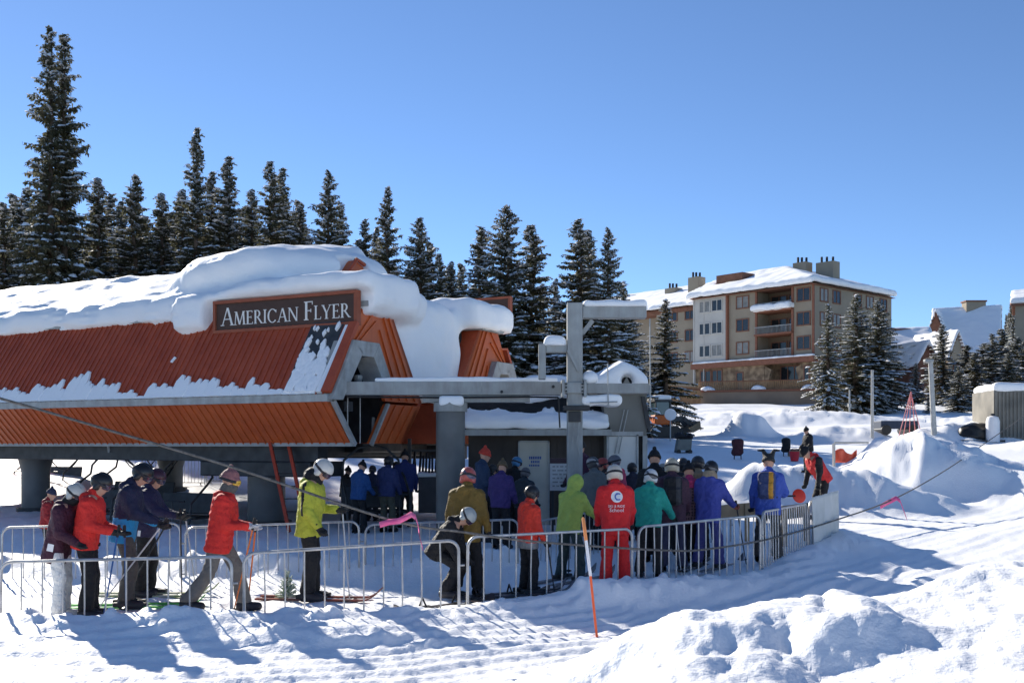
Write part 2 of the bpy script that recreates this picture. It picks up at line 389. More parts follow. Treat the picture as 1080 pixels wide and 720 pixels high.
def spruce(px, top, Y, kind, label, wide=1.0, base=None, group=None, cat='tree', yellow_needles=False, lean=0):
    global TCOUNT
    X = (px - 540) / F * Y; z0 = gz(X, Y) - .15 if base is None else base
    zt = CH + (HZ - top) / F * Y; h = zt - z0; s = h / 20.0
    wide *= {'tall': 1.08, 'slim': 1.7, 'mid': 1.55, 'wide': 1.5, 'dense': 1.3, 'snowy': 1.35}[kind]
    t = thing('spruce_tree', label, cat, (X, Y, z0), random.random() * 6.28, group, (s ** .75 * wide, s ** .75 * wide, s))
    t.rotation_euler[1] = lean
    tm, nm, sm = PROTO[kind]
    link('trunk', tm, t); c = link('crown', nm, t); tag(link('snow_load', sm, t), kind='stuff')
    if yellow_needles:
        c.data = yellow_needle_mesh(kind)
    return t
_sm = {}
def yellow_needle_mesh(kind):
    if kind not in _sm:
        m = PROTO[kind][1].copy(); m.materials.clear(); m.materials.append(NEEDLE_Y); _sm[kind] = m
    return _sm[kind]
G1 = 'spruces along the forest edge behind the lift terminal'
T = [  # px, top, distance, kind, width, label
 (53, 28, 57, 'tall', 1.0, 'tallest spruce in view, left trunk of the twin giants on the left'),
 (67, 36, 58, 'tall', 1.12, 'second tallest spruce with ragged right branches, twin of the tallest one'),
 (4, 214, 60, 'slim', 1.0, 'dark spruce cut by the left edge of the view'),
 (24, 238, 64, 'mid', .9, 'short dark spruce just left of the twin giant spruces'),
 (104, 188, 60, 'slim', 1.0, 'spruce with broken bushy top just right of the twin giants'),
 (143, 187, 62, 'mid', 1.0, 'broad round topped spruce between the twin giants and the needle slim spruce'),
 (127, 213, 70, 'slim', .9, 'narrow spruce squeezed left of the broad round topped spruce'),
 (171, 204, 64, 'slim', 1.0, 'spruce with paired tips right of the broad round topped spruce'),
 (207, 136, 60, 'slim', .72, 'needle slim tall spruce, highest right of the twin giants'),
 (193, 200, 66, 'slim', .9, 'low spruce tucked left of the needle slim tall spruce'),
 (223, 182, 63, 'slim', .85, 'spruce tip tucked right of the needle slim tall spruce'),
 (240, 166, 61, 'slim', .95, 'thin topped spruce second in height right of the needle slim one'),
 (266, 200, 66, 'slim', .85, 'small pointed spruce between two taller ones above the roof snow'),
 (285, 171, 60, 'mid', .82, 'tall pointed spruce left half of the pair above the sign'),
 (297, 178, 63, 'slim', .9, 'tall pointed spruce right half of the pair above the sign'),
 (317, 215, 66, 'slim', .85, 'short thin spruce alone between the two big groups above the sign'),
 (346, 181, 60, 'wide', .74, 'full bushy spruce with blunt top above the orange dormer tip'),
 (359, 214, 66, 'mid', .8, 'lower spruce leaning on the right flank of the full bushy one'),
 (385, 232, 64, 'mid', .8, 'small spruce right of the full bushy one above the orange dormer'),
 (409, 199, 58, 'mid', .72, 'ragged spruce with separate tufted branches right of the terminal hump'),
 (397, 240, 68, 'slim', .8, 'low spruce behind the ragged tufted one'),
 (443, 230, 56, 'wide', .86, 'thick rounded spruce just right of the roof hump'),
 (463, 268, 62, 'mid', .8, 'short spruce beside the thick rounded one'),
 (476, 276, 64, 'slim', .8, 'low spruce third from the right end of the left forest'),
 (486, 288, 66, 'slim', .7, 'lowest thin spruce ending the left forest by the sky gap'),
 (508, 240, 52, 'mid', 1.0, 'left spruce of the big snowy clump right of the sky gap'),
 (534, 219, 50, 'dense', 1.0, 'tallest and thickest spruce of the big snowy clump behind the small gable'),
 (560, 238, 51, 'mid', 1.1, 'right spruce of the big snowy clump behind the small gable'),
 (586, 294, 58, 'slim', .7, 'thin low spruce in the gap between the two big clumps'),
 (572, 300, 55, 'mid', .9, 'short snowy spruce in front of the gap between the clumps'),
 (610, 232, 50, 'mid', 1.0, 'tall pointed spruce above the steel mast, left of three'),
 (621, 243, 53, 'slim', .9, 'middle spruce of the three tips above the steel mast'),
 (641, 241, 49, 'wide', .66, 'right spruce of the three tips above the steel mast with wide low boughs'),
 (657, 300, 52, 'wide', .8, 'snow laden spruce under the mast arm beside the apartments'),
]
for px, top, Y, k, w, lab in T: spruce(px, top, Y, k, lab, w, group=G1)
rg = np.random.default_rng(12)
for k, px in enumerate(range(-12, 330, 12)):
    spruce(px + rg.uniform(-6, 6), rg.uniform(200, 244), rg.uniform(66, 73), ['slim', 'mid'][k % 2], 'spruce packed between the taller edge trees of the left forest', 1.15, group='spruces packed between the edge trees')
for k, px in enumerate(range(372, 492, 14)):
    spruce(px + rg.uniform(-5, 5), rg.uniform(255, 285), rg.uniform(66, 73), ['slim', 'mid'][k % 2], 'low spruce packed behind the right end of the left forest', 1.0, group='low spruces of the forest end')
for px in list(range(-20, 500, 21)):     # second rank that closes the forest
    spruce(px + rg.uniform(-7, 7), rg.uniform(232, 275) if px < 400 else rg.uniform(285, 310), rg.uniform(76, 92), ['mid', 'wide', 'slim'][int(rg.integers(3))],
           'dark spruce of the second rank filling the forest behind the edge trees', 1.15, group='second rank spruces')
for px in (500, 522, 548, 600, 632, 664):
    spruce(px, rg.uniform(290, 330), rg.uniform(60, 66), 'wide', 'dark spruce low behind the snowy clumps', 1.1, group='low spruces behind the clumps')
spruce(702, 316, 62, 'snowy', 'snow laden yellowish spruce left of the apartment front', 1.2, yellow_needles=True)
spruce(873, 321, 92, 'snowy', 'slender snow coated spruce at the right corner of the apartments', 1.05)
spruce(904, 311, 95, 'snowy', 'broad snowy spruce covering the apartment side wall, left of two', 1.6)
spruce(926, 318, 97, 'dense', 'darker spruce covering the apartment side wall, right of two', 1.3)
spruce(994, 343, 110, 'mid', 'dark spruce standing before the chalet gable', 1.25)
spruce(979, 418, 90, 'snowy', 'tiny snow dusted spruce on the bank by the light pole', .9)
spruce(966, 383, 118, 'mid', 'dark small spruce beside the low chalet porch', 1.0)
spruce(1028, 372, 100, 'snowy', 'snowy spruce left in the group before the tan house', 1.9, yellow_needles=True)
spruce(1046, 352, 105, 'snowy', 'tallest snowy spruce in the group before the tan house', 1.7)
spruce(1064, 372, 98, 'wide', 'snowy spruce right in the group before the tan house', 1.5)
spruce(1081, 360, 102, 'mid', 'dark spruce at the right edge before the tan house', 1.6)
for px, tp, Yt, kd, lab in ((1011, 386, 94, 'snowy', 'low snowy spruce at the left end of the group before the tan house'), (1020, 364, 109, 'mid', 'dark spruce rising behind the left end of the group before the tan house'), (1038, 362, 108, 'wide', 'dark spruce between the two tallest of the group before the tan house'),
                    (1056, 347, 110, 'mid', 'tall dark spruce behind the group before the tan house'), (1073, 356, 108, 'wide', 'dark spruce second from the right edge before the tan house')):
    spruce(px, tp, Yt, kd, lab, 1.7)
for n in range(190):
    Y = rg.uniform(262, 400); X = Y * rg.uniform(.40, .60)
    iz = 10 + 52 * float(sstep(.40, .56, X / Y)) * float(sstep(215, 300, Y))
    s = rg.uniform(.38, .62)
    t = thing('spruce_tree', 'far off spruce on the wooded hill beyond the houses', 'tree', (X, Y, iz - 1.5), rg.uniform(0, 6), 'spruces on the far hill', (s*1.2, s*1.2, s))
    for nm, m in zip(('trunk', 'crown', 'snow_load'), PROTO[['slim', 'mid'][n % 2]]): link(nm, m, t)['kind'] = 'stuff' if nm == 'snow_load' else 'thing'

# ------------------------------------------------------------------ apartments and houses
STUCCO = mk('tan_stucco', (.285, .24, .18), .9, c2=(.335, .285, .215), vscale=.5, bump=.15, bscale=3)
STUCCO_W = mk('pale_grey_siding', (.47, .45, .41), .85, c2=(.54, .52, .47), vscale=.6, bump=.1, bscale=4)
BROWN = mk('brown_timber', (.17, .08, .05), .8, c2=(.24, .115, .075), vscale=2)
STONE = mk('golden_stone', (.12, .08, .052), .9, c2=(.36, .265, .165), vscale=1.3, bump=1.0, bscale=1.6)
GLASS = mk('dark_window_glass', (.02, .024, .03), .12, spec=.6, var=.3)
CURT = mk('curtained_window_glass', (.16, .16, .15), .3, spec=.5, c2=(.27, .26, .24), vscale=1.5)
TRIM = mk('red_brown_trim', (.24, .10, .06), .7, var=.15)
CONC = mk('retaining_wall_concrete', (.23, .18, .13), .9, c2=(.3, .235, .17), vscale=.5)
ap = thing('apartment_building', 'tan four storey apartment block with stone base and snow covered roof', 'building', (37.6, 130, 0), math.atan2(.66, -.75) )
# local frame: x runs along the front to the left rear, y is the depth behind the front, z up
ap.rotation_euler = (0, 0, math.atan2(.75, -.66))
E = Vector((-.66, .75)).normalized(); D = Vector((.75, .66)).normalized()
def A(t, d, z): return (t, -d, z)       # local: depth lies on the -y side of this frame
def abox(m, t0, t1, d0, d1, z0, z1): return m.box((t0, -d1, z0), (t1, -d0, z1))
z0, zc, ze = 6.0, 13.3, 22.4
m = MB(); abox(m, 0, 3.0, 0, 19, zc, ze); abox(m, 8.5, 13.1, 0, 19, zc, ze); abox(m, 18.7, 27, 1.6, 19, z0, ze - .6); abox(m, 27, 48, 4, 19, z0, ze - 1.2)
m.build('stucco_wall', STUCCO, ap)
m = MB(); abox(m, 3.0, 8.5, 2.6, 19, zc, ze); m.build('balcony_wall', mk('recess_shade_stucco', (.20, .145, .10), .9), ap)  # darker stucco puts the shade of the balcony recess into the wall colour
m = MB(); abox(m, 13.1, 18.7, -.25, 19, zc - .05, ze - .1); m.build('siding_wall', STUCCO_W, ap)
m = MB(); abox(m, 7.2, 13.1, -.12, 19, z0, zc - .3); abox(m, -.1, 1.6, -.12, 19, z0, zc - .3); abox(m, 1.6, 7.2, 2.2, 19, z0, zc - .3); abox(m, 13.1, 18.7, .02, 19, z0, zc - .3)
abox(m, 1.6, 7.2, -.12, .2, z0, z0 + 1.6); m.build('stone_base', STONE, ap)
m = MB()
for t0 in (1.65, 6.6): m.prism([A(t0 + (0 if t0 < 3 else .55), -.1, zc - 3.6), A(t0 + .25 * (1 if t0 < 3 else 1), -.1, zc - 3.6), A(t0 + (.9 if t0 < 3 else -.4), -.1, zc - 1.4), A(t0 + (0 if t0 < 3 else .55), -.1, zc - .9)], (0, -.5, 0))
m.build('stone_arch', STONE, ap)
m = MB(); abox(m, -.4, 18.9, -.7, .1, zc - .75, zc - .05); abox(m, -.5, -.02, .1, 18.8, zc - .75, zc - .05); m.build('cornice', TRIM, ap)
sdf_obj('cornice_snow', lambda P: rbox(P, (9.2, .35, zc + .06), (9.5, .36, .13), .1) + .1 * noise3(P, .9, 3), (-.8, -.4, zc - .4), (19.4, 1.0, zc + .5), .1, SNOWR, ap)
for tt in (0, 3.0, 8.5, 13.05):
    m = MB(); abox(m, tt - .14, tt + .14, -.16 if tt < 13 else -.4, .02, zc, ze); m.build('corner_post', TRIM, ap)
m = MB(); abox(m, 18.55, 18.75, -.32, .1, z0 + 3, ze - .2); abox(m, 16.9, 17.02, -.3, -.2, z0+3, ze-.2); m.build('downpipe', STUCCO_W, ap)
def win(t0, t1, zb, zt, d=0., glass=GLASS, side=False, mull=1):
    """a window: frame, pane, sill"""
    f = MB(); w = .14
    B = (lambda a, b, c, e, g, h: abox(f, a, b, c, e, g, h)) if not side else (lambda a, b, c, e, g, h: f.box((c, -b, g), (e, -a, h)))
    B(t0 - w, t1 + w, d - .09, d - .005, zt, zt + w); B(t0 - w, t1 + w, d - .13, d - .005, zb - w, zb); B(t0 - w, t0, d - .09, d - .005, zb, zt); B(t1, t1 + w, d - .09, d - .005, zb, zt)
    for k in range(mull):
        c = t0 + (t1 - t0) * (k + 1) / (mull + 1); B(c - .05, c + .05, d - .08, d - .005, zb, zt)
    fo = f.build('window', BROWN if d > -.2 else STUCCO_W, ap)
    f = MB(); B2 = f.box
    if side: f.box((d - .03, -t1, zb), (d - .004, -t0, zt))
    else: abox(f, t0, t1, d - .03, d - .004, zb, zt)
    f.build('pane', glass, fo)
rgw = np.random.default_rng(3)
for fl in range(3):
    zb = zc + .95 + 3.03 * fl; gl = lambda: CURT if rgw.random() < .3 else GLASS
    win(9.8, 11.6, zb, zb + 1.45, 0, gl()); win(13.9, 15.5, zb, zb + 1.4, -.25, gl()); win(16.2 - .25, 17.6, zb, zb + 1.4, -.25, gl())
    win(.55, 2.3, zb, zb + 1.5, 0, gl()); win(20, 21.6, zb - .4, zb + 1.0, 1.6, gl()); win(23.2, 24.8, zb - .4, zb + 1, 1.6, gl()); win(3.4, 5.2, zb - .6, zb + 1.3, 2.6, GLASS); win(5.7, 7.9, zb - .6, zb + 1.3, 2.6, GLASS)
    for tt in (1.5, 4.4, 9.5, 12.5, 16): win(tt, tt + 1.6, zb, zb + 1.5, 0, gl() if tt > 3 else CURT, True)
win(14.1, 15.6, 10.3, 12.2, -.0, GLASS); win(16.0, 17.6, 10.3, 12.2, -.0, GLASS); win(10.6, 11.5, 9.4, 11.7, -.12, GLASS, mull=0); win(3.2, 6.2, 10.2, 12.3, 2.2, GLASS, mull=2); win(.6, 1.2, 10, 12, -.12, GLASS, mull=0)
for fl in (0, 1, 2):
    zf = zc + .1 + 3.03 * fl
    m = MB(); abox(m, 2.9, 8.6, -.5, 2.6, zf - .12, zf + .12); b = m.build('balcony', TRIM, ap)
    m = MB(); abox(m, 2.95, 8.55, -.48, -.42, zf + .95, zf + 1.05)
    for k in range(29): abox(m, 3.0 + k * .193, 3.04 + k * .193, -.47, -.43, zf + .12, zf + .95)
    m.build('railing', GREY, b)
sn = MB(); 
o = sdf_obj('balcony_snow', lambda P: smax(rbox(P, (5.75, .35, zc + 6.55), (2.95, .95, .42), .3), -(P[:, 2] - (zc + 6.2)), .05) + .16 * noise3(P, 1.3, 4), (2.4, -1, zc + 5.9), (9.2, 1.6, zc + 7.5), .12, SNOWR, ap)
# roof with its snow
def roof_h(P):
    t, d = P[:, 0], -P[:, 1]
    a = ze + .15 + np.minimum(np.minimum((d + 1.3) * .38, (19.6 - d) * .38), (t + .9) * .34)
    return np.minimum(a, ze + 3.7)
m = MB(); r0 = [A(-.6, -1.1, ze - .25), A(18.9, -1.1, ze - .25), A(18.9, 19.2, ze - .25), A(-.6, 19.2, ze - .25)]
m.add(r0 + [A(9, 8.5, ze + 3.2), A(18.9, 8.5, ze + 3.2), A(18.9, 11, ze + 3.2), A(9, 11, ze + 3.2)], [(3,2,1,0),(0,1,5,4),(1,2,6,5),(2,3,7,6),(3,0,4,7),(4,5,6,7)])
m.build('roof', BROWN, ap)
def asnow(P):
    t, d, z = P[:, 0], -P[:, 1], P[:, 2]
    th = .5 + .18 * noise3(P, .45, 9)
    q = smax((z - roof_h(P) - th) * .92, (roof_h(P) - .3 - z), .1)
    e = np.maximum(np.maximum(-.75 - t, t - 19.3), np.maximum(-1.5 - d, d - 19.4))
    e = np.maximum(e, (7.6 - t) * 0 - 9)
    main = smax(q, e, .25)
    cut = np.maximum(np.maximum(12.6 - t, t - 17.2), np.maximum(2.5 - d, d - 5.5))      # dormer wall left bare
    main = np.maximum(main, -cut)
    zl = ze - .6 + np.minimum(np.minimum((d - .3) * .42, (19.5 - d) * .42), 4.0)
    q2 = smax(np.maximum((z - zl - .45) * .9, zl - .25 - z), np.maximum(np.maximum(19.0 - t, t - 48), np.maximum(.2 - d, d - 19.5)), .25)
    return np.minimum(main, q2) + .1 * noise3(P, 1.1, 5)
sdf_obj('roof_snow', asnow, (-2.4, -21.5, ze - 1.6), (49, 2.6, ze + 5.8), .3, SNOWR, ap)
m = MB(); abox(m, 12.7, 17.1, 2.7, 6, ze + .3, ze + 3.2); d_ = m.build('dormer', BROWN, ap)
m = MB(); abox(m, 13.4, 15.4, 2.6, 2.69, ze + 1.1, ze + 2.2); m.build('dormer_window', STONE, d_)
m = MB(); abox(m, 18.9, 48, 1.4, 19, ze - 1.4, ze - .7); m.prism([A(18.9, 1.0, ze - .9), A(18.9, 9.5, ze + 2.6), A(18.9, 10.5, ze + 2.6), A(18.9, 19.4, ze - .9)], (29, 0, 0)); m.build('wing_roof', BROWN, ap)
for (t, d, zb, zt, w) in ((22.6, 4.5, ze, ze + 3.9, 1.9), (28.6, 6.5, ze, ze + 3.2, 2.0), (7.0, 7.5, ze + 2, ze + 4.3, 2.0), (3.6, 8.2, ze + 1.5, ze + 4.0, 2.6), (40, 8, ze, ze + 3.6, 2)):
    m = MB(); abox(m, t - w / 2, t + w / 2, d, d + 1.6, zb, zt); c = m.build('chimney', STUCCO, ap)
    for k in (-.3, .05, .35):
        m = MB(); m.tube([A(t + k * w, d + .8, zt - .05), A(t + k * w, d + .8, zt + .75 + .3 * k)], .16, 8); m.build('flue', BLACK, c)
# icicles and shutters kept out; terrace in front
tw = thing('terrace_wall', 'low brown retaining wall with timber fence before the apartments', 'wall', (0, 0, 0))
p0, p1 = at(737, 420, 117), at(860, 420, 113)
def along(k, dy=0, z=0): return Vector((p0.x + (p1.x - p0.x) * k, p0.y + (p1.y - p0.y) * k + dy, z))
m = MB(); m.bar(along(0, 0, 5.7), along(1, 0, 5.7), 1.0, 4.6); m.build('wall', CONC, tw)
m = MB(); m.bar(along(0, 0, 8.12), along(1, 0, 8.12), 1.25, .22); m.build('coping', TRIM, tw)
WOODF = mk('golden_fence_boards', (.24, .155, .085), .8, c2=(.33, .215, .12), vscale=2)
m = MB()
for k in range(56): m.bar(along((k + .5) / 56, .3, 8.24), along((k + .5) / 56, .3, 9.2), .17, .05, (0, 1, 0))
m.build('fence_board', WOODF, tw)
m = MB(); m.bar(along(0, .2, 9.25), along(1, .2, 9.25), .1, .1); m.build('top_rail', BROWN, tw)
for k in (.08, .52, .95): 
    c = along(k, -.1, 8.3); sdf_obj('snow_lump', lambda P, c=c: ell(P, c, (.85, .5, .38)) + .15 * noise3(P, 1.7, 3), np.array(c) - 1.3, np.array(c) + 1.3, .16, SNOWR, tw)
lw = thing('boundary_fence', 'golden board fence low behind the yellowish spruce beside the apartments', 'fence', (0, 0, 0))
q0, q1 = at(700, 412, 112), at(738, 415, 116); m = MB()
for k in range(22):
    c = q0.lerp(q1, k / 21); m.bar((c.x, c.y, 6), (c.x, c.y, 8.6), .22, .05, (0, 1, 0))
m.build('fence_board', WOODF, lw); m = MB(); m.bar((q0.x, q0.y - .1, 8.3), (q1.x, q1.y - .1, 8.3), .1, .14); m.build('rail', BROWN, lw)
sw = thing('stone_wall', 'rough stone wall under the snowy spruces right of the apartments', 'wall', (0, 0, 0))
q0, q1 = at(874, 420, 101), at(942, 415, 104); m = MB(); m.bar((q0.x, q0.y, 6.2), (q1.x, q1.y, 6.9), 1.2, 3.6); m.build('wall', STONE, sw)
c = at(905, 404, 102); sdf_obj('wall_snow', lambda P: rbox(P, (c.x, c.y + .6, 8.5), (3.4, .9, .35), .3) + .2 * noise3(P, 1.1, 8), (c.x-4.2, c.y-1, 7.8), (c.x+4.2, c.y+2.3, 9.3), .2, SNOWR, sw)

def house(name, label, px0, px1, yb, ye, yr, Y, depth, yaw, wall, ridge_along=True, over=.6, snow=.55, win=True):
    """gabled house: walls, roof, roof snow, windows"""
    c = at((px0 + px1) / 2, yb, Y); w = (px1 - px0) / F * Y; he = (yb - ye) / F * Y; hr = (yb - yr) / F * Y
    t = thing(name, label, 'house', c, yaw)
    m = MB(); m.box((-w/2, 0, -3), (w/2, depth, he))
    if ridge_along: m.prism([(-w/2, 0, he), (-w/2, depth, he), (-w/2, depth/2, hr)], (w, 0, 0)); sl = (hr - he) / (depth / 2)
    else: m.prism([(-w/2, 0, he), (w/2, 0, he), (0, 0, hr)], (0, depth, 0)); sl = (hr - he) / (w / 2)
    m.build('wall', wall, t)
    if ridge_along: base = lambda P: he + (depth/2 - np.abs(P[:, 1] - depth/2)) * sl
    else: base = lambda P: he + (w/2 - np.abs(P[:, 0])) * sl
    k = 1 / math.sqrt(1 + sl * sl)
    ex = lambda P, o: np.maximum(np.abs(P[:, 0]) - w/2 - o, np.abs(P[:, 1] - depth/2) - depth/2 - o)
    lo = (-w/2 - 1.6, -1.6, he - over * sl - 1.2); hi = (w/2 + 1.6, depth + 1.6, hr + 1.6)
    sdf_obj('roof', lambda P: np.maximum(np.maximum((P[:, 2] - base(P) - .3) * k, (base(P) - P[:, 2]) * k), ex(P, over)), lo, hi, .22, BROWN, t)
    sdf_obj('roof_snow', lambda P: smax(np.maximum((P[:, 2] - base(P) - .3 - snow) * k, (base(P) + .22 - P[:, 2]) * k), ex(P, over - .05), .3) + .1 * noise3(P, .8, 3), lo, hi, .24, SNOWR, t)
    if win:
        n = max(1, int(w / 3))
        for i in range(n):
            x = -w/2 + w * (i + .5) / n; m = MB(); m.box((x - .65, -.08, he * .35), (x + .65, -.01, he * .35 + 1.4)); fo = m.build('window', BROWN, t)
            m = MB(); m.box((x - .52, -.11, he * .35 + .12), (x + .52, -.082, he * .35 + 1.28)); m.build('pane', GLASS, fo)
    return t
house('chalet', 'biggest snow roofed chalet with steep blue shaded roof behind the others', 986, 1050, 402, 374, 322, 165, 16, R(-25), BROWN)
house('chalet', 'tall chalet with a steep snowy gable showing left of the biggest roof', 974, 1000, 402, 366, 330, 168, 12, R(-30), BROWN, False, win=False)
t = house('chalet', 'small brown gabled chalet with snow on its porch roof by the dark spruces', 966, 990, 408, 384, 364, 135, 9, R(15), BROWN, False)
house('chalet', 'narrow chalet with a brown gable facing between the spruces', 998, 1020, 405, 376, 352, 146, 8, R(20), STUCCO, False)
house('chalet', 'wide low chalet with red brick chimney and flat snowy roof beside the apartments', 936, 982, 402, 370, 346, 152, 12, R(-15), BROWN)
def chimney_on(px, yb, yt, Y, mat, label):
    c = at(px, yb, Y); w = 1.6; m = MB(); h = (yb - yt) / F * Y
    t = thing('chimney_stack', label, 'chimney', c); m.box((-1.6, -.9, -6), (1.6, .9, h)); m.build('stack', mat, t); m = MB(); m.box((-1.75, -1.05, h), (1.75, 1.05, h + .25)); m.build('cap', BROWN, t)
chimney_on(1027, 336, 319, 172, STUCCO, 'broad tan chimney on the ridge of the biggest chalet')
chimney_on(949, 357, 349, 158, TRIM, 'small red brick chimney on the wide low chalet')
t = house('lodge', 'tall tan lodge with snow capped roof cut by the right edge', 1074, 1134, 420, 320, 306, 118, 9, R(-27), STUCCO, True, .6, .6)
# ------------------------------------------------------------------ lift terminal
TB = Vector((-3.545, 20, 0)); TU = Vector((-.89, .456, 0)).normalized(); TV = Vector((.456, .89, 0)).normalized()
TL = 15.6
term = thing('lift_terminal', 'orange red metal chairlift terminal with snow heaped on its roof', 'lift terminal', TB, math.atan2(-TU.y, -TU.x))
def L(u, v, w): return (-u, v, w)
def tw_(u, v, w): return TB + TU * u + TV * v + Vector((0, 0, w))
HEX = [(0, 3.0), (1.22, 4.9), (2.18, 4.9), (3.4, 3.0), (2.63, 2.1), (.77, 2.1)]
mir = lambda v: 8.2 - v
# long sheet-metal sides with standing ribs
for side in (0, 1):
    f = (lambda v: v) if side == 0 else mir
    m = MB(); m.prism([L(.02, f(0), 3.0), L(.02, f(1.22), 4.9), L(.02, f(1.3), 4.86), L(.02, f(.1), 2.97)], (-TL, 0, 0)); o = m.build('upper_cladding', ORANGE_SHADE, term)
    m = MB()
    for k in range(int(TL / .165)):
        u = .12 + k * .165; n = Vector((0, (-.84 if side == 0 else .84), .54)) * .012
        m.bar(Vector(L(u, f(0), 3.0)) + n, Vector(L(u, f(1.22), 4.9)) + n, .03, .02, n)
    m.build('standing_rib', ORANGE_SHADE, o)
    m = MB(); m.prism([L(.02, f(0), 2.92), L(.02, f(.77), 2.1), L(.02, f(.85), 2.14), L(.02, f(.1), 2.94)], (-TL, 0, 0)); o = m.build('lower_skirt', ORANGE, term)
    m = MB()
    for k in range(int(TL / .2)):
        u = .15 + k * .2; n = Vector((0, (-.73 if side == 0 else .73), -.68)) * .012
        m.bar(Vector(L(u, f(0), 2.92)) + n, Vector(L(u, f(.77), 2.1)) + n, .025, .018, n)
    m.build('standing_rib', ORANGE, o)
    m = MB(); a = f(-.06); b = f(.09); m.box((-TL, min(a, b), 2.9), (.05, max(a, b), 3.04)); m.build('eave_gutter', GREYL, term)
    m = MB(); a = f(.76); b = f(.9); m.box((-TL, min(a, b), 2.04), (.03, max(a, b), 2.13)); m.build('bottom_trim', GREY, term)
# two gabled noses
for g in (0, 1):
    f = (lambda v: v) if g == 0 else mir
    e = .06
    def plate(poly, name, mat, u0=0, th=.08, parent=term):
        m = MB(); m.prism([L(u0, f(v), w) for v, w in poly], (-th, 0, 0)); return m.build(name, mat, parent)
    up = plate([(.72, 4.1), (1.22, 4.88), (2.18, 4.88), (3.4, 2.98), (1.98, 2.98), (1.5, 4.1)], 'end_panel', ORANGE)
    lo = plate([(2.0, 2.92), (3.36, 2.92), (2.63, 2.1), (1.42, 2.1)], 'end_panel', ORANGE)
    m = MB()       # chevron seams
    for k in range(1, 5):
        s = k * .3; m.bar(L(-.02, f(2.18 - s * .62), 4.86), L(-.02, f(3.4 - s), 3.02), .035, .04, (1, 0, 0)) if k < 3 else m.bar(L(-.02, f(1.75), 4.86 - (k-2)*.42), L(-.02, f(3.4 - s), 3.02), .035, .04, (1, 0, 0))
    for k in range(1, 4): m.bar(L(-.02, f(1.62), 4.86 - (k - 1) * .26), L(-.02, f(.74 + .14 * k), 4.13), .03, .035, (1, 0, 0)) if k < 3 else None
    m.build('seam', ORANGE, up)
    m = MB()
    for k in range(1, 4): m.bar(L(-.02, f(2.0 + .34 * k), 2.9), L(-.02, f(1.42 + .3 * k), 2.12), .03, .035, (1, 0, 0))
    m.build('seam', ORANGE, lo)
    # grey A frame round the opening
    fr = MB()
    for a, b, c, d in (((-.04, 2.94), (.66, 4.14), (.98, 3.92), (.3, 2.94)), ((.66, 4.14), (1.54, 4.14), (1.34, 3.84), (.95, 3.84)), ((1.54, 4.14), (2.1, 3.2), (1.84, 3.12), (1.34, 3.84))):
        fr.prism([L(-.16, f(q[0]), q[1]) for q in (a, b, c, d)], (-.5, 0, 0))
    fr.build('opening_frame', GREYL, term, bevel=.01)
    m = MB(); m.bar(L(-.05, f(.12), 2.92), L(-.05, f(.82), 2.08), .06, .1, (1, 0, 0)); m.build('skirt_edge', GREY, term); m = MB(); m.bar(L(-.05, f(2.0), 2.92), L(-.05, f(1.4), 2.08), .05, .08, (1, 0, 0)); m.build('skirt_edge', GREY, term)
    m = MB(); m.prism([L(-.1, f(0.0), 3.06), L(-.1, f(.92), 4.48), L(-.1, f(.85), 4.53), L(-.1, f(-.08), 3.1)], (-.2, 0, 0)); m.build('verge_trim', ORANGE_SHADE, term)
    m = MB(); m.box((-TL, min(f(1.15), f(2.25)), 4.86), (.14, max(f(1.15), f(2.25)), 4.97)); m.build('roof_deck', GREYL, term)
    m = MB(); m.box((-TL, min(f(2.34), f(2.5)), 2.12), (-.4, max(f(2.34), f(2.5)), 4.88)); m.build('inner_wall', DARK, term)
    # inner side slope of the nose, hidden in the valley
    m = MB(); m.prism([L(.0, f(2.18), 4.88), L(.0, f(3.4), 3.0), L(0, f(2.63), 2.1), L(0, f(2.55), 2.14), L(0, f(3.28), 3.0), L(0, f(2.1), 4.86)], (-TL, 0, 0)); m.build('inner_cladding', ORANGE_SHADE, term)
    # machinery in the opening: rail, tyres, hanger rods, control box
    m = MB(); m.box((-TL, min(f(.95), f(1.25)), 2.75), (-.3, max(f(.95), f(1.25)), 2.95)); m.build('guide_rail', DARK, term)
    m = MB()
    for u in (.5, 1.1, 1.7, 2.3):
        m.lathe([(.02, -.06), (.22, -.07), (.25, -.03), (.25, .03), (.22, .07), (.02, .06)], 18, L(u, f(1.1), 3.2))
    m.build('drive_tyre', BLACK, term)
    m = MB(); m.box((-1.3, min(f(.95), f(1.3)), 2.2), (-.5, max(f(.95), f(1.3)), 2.5)); m.build('control_box', mk('ochre_box', (.35, .13, .05), .6), term)
    m = MB(); m.tube([L(.25, f(1.0), 2.1), L(.25, f(1.0), 3.9)], .015, 6); m.tube([L(.3, f(1.5), 2.1), L(.3, f(1.5), 3.5)], .015, 6); m.build('hanger_rod', STEEL, term)
    m = MB(); m.lathe([(.01, -.07), (.07, -.07), (.09, -.02), (.09, .05), (.02, .07)], 12, L(.1, f(1.15), 3.42)); m.build('lamp', CURT, term)
# main roof behind the noses
m = MB(); u0 = 2.5
m.prism([L(u0, 1.22, 4.9), L(u0, 4.1, 6.16), L(u0, 6.98, 4.9), L(u0, 4.1, 4.8)], (-(TL - u0), 0, 0)); m.build('main_roof', ORANGE, term)
m = MB(); m.prism([L(TL, 0, 3), L(TL, 1.22, 4.9), L(TL, 4.1, 6.16), L(TL, 6.98, 4.9), L(TL, 8.2, 3), L(TL, 7.43, 2.1), L(TL, .77, 2.1)], (.06, 0, 0)); m.build('rear_panel', ORANGE, term)
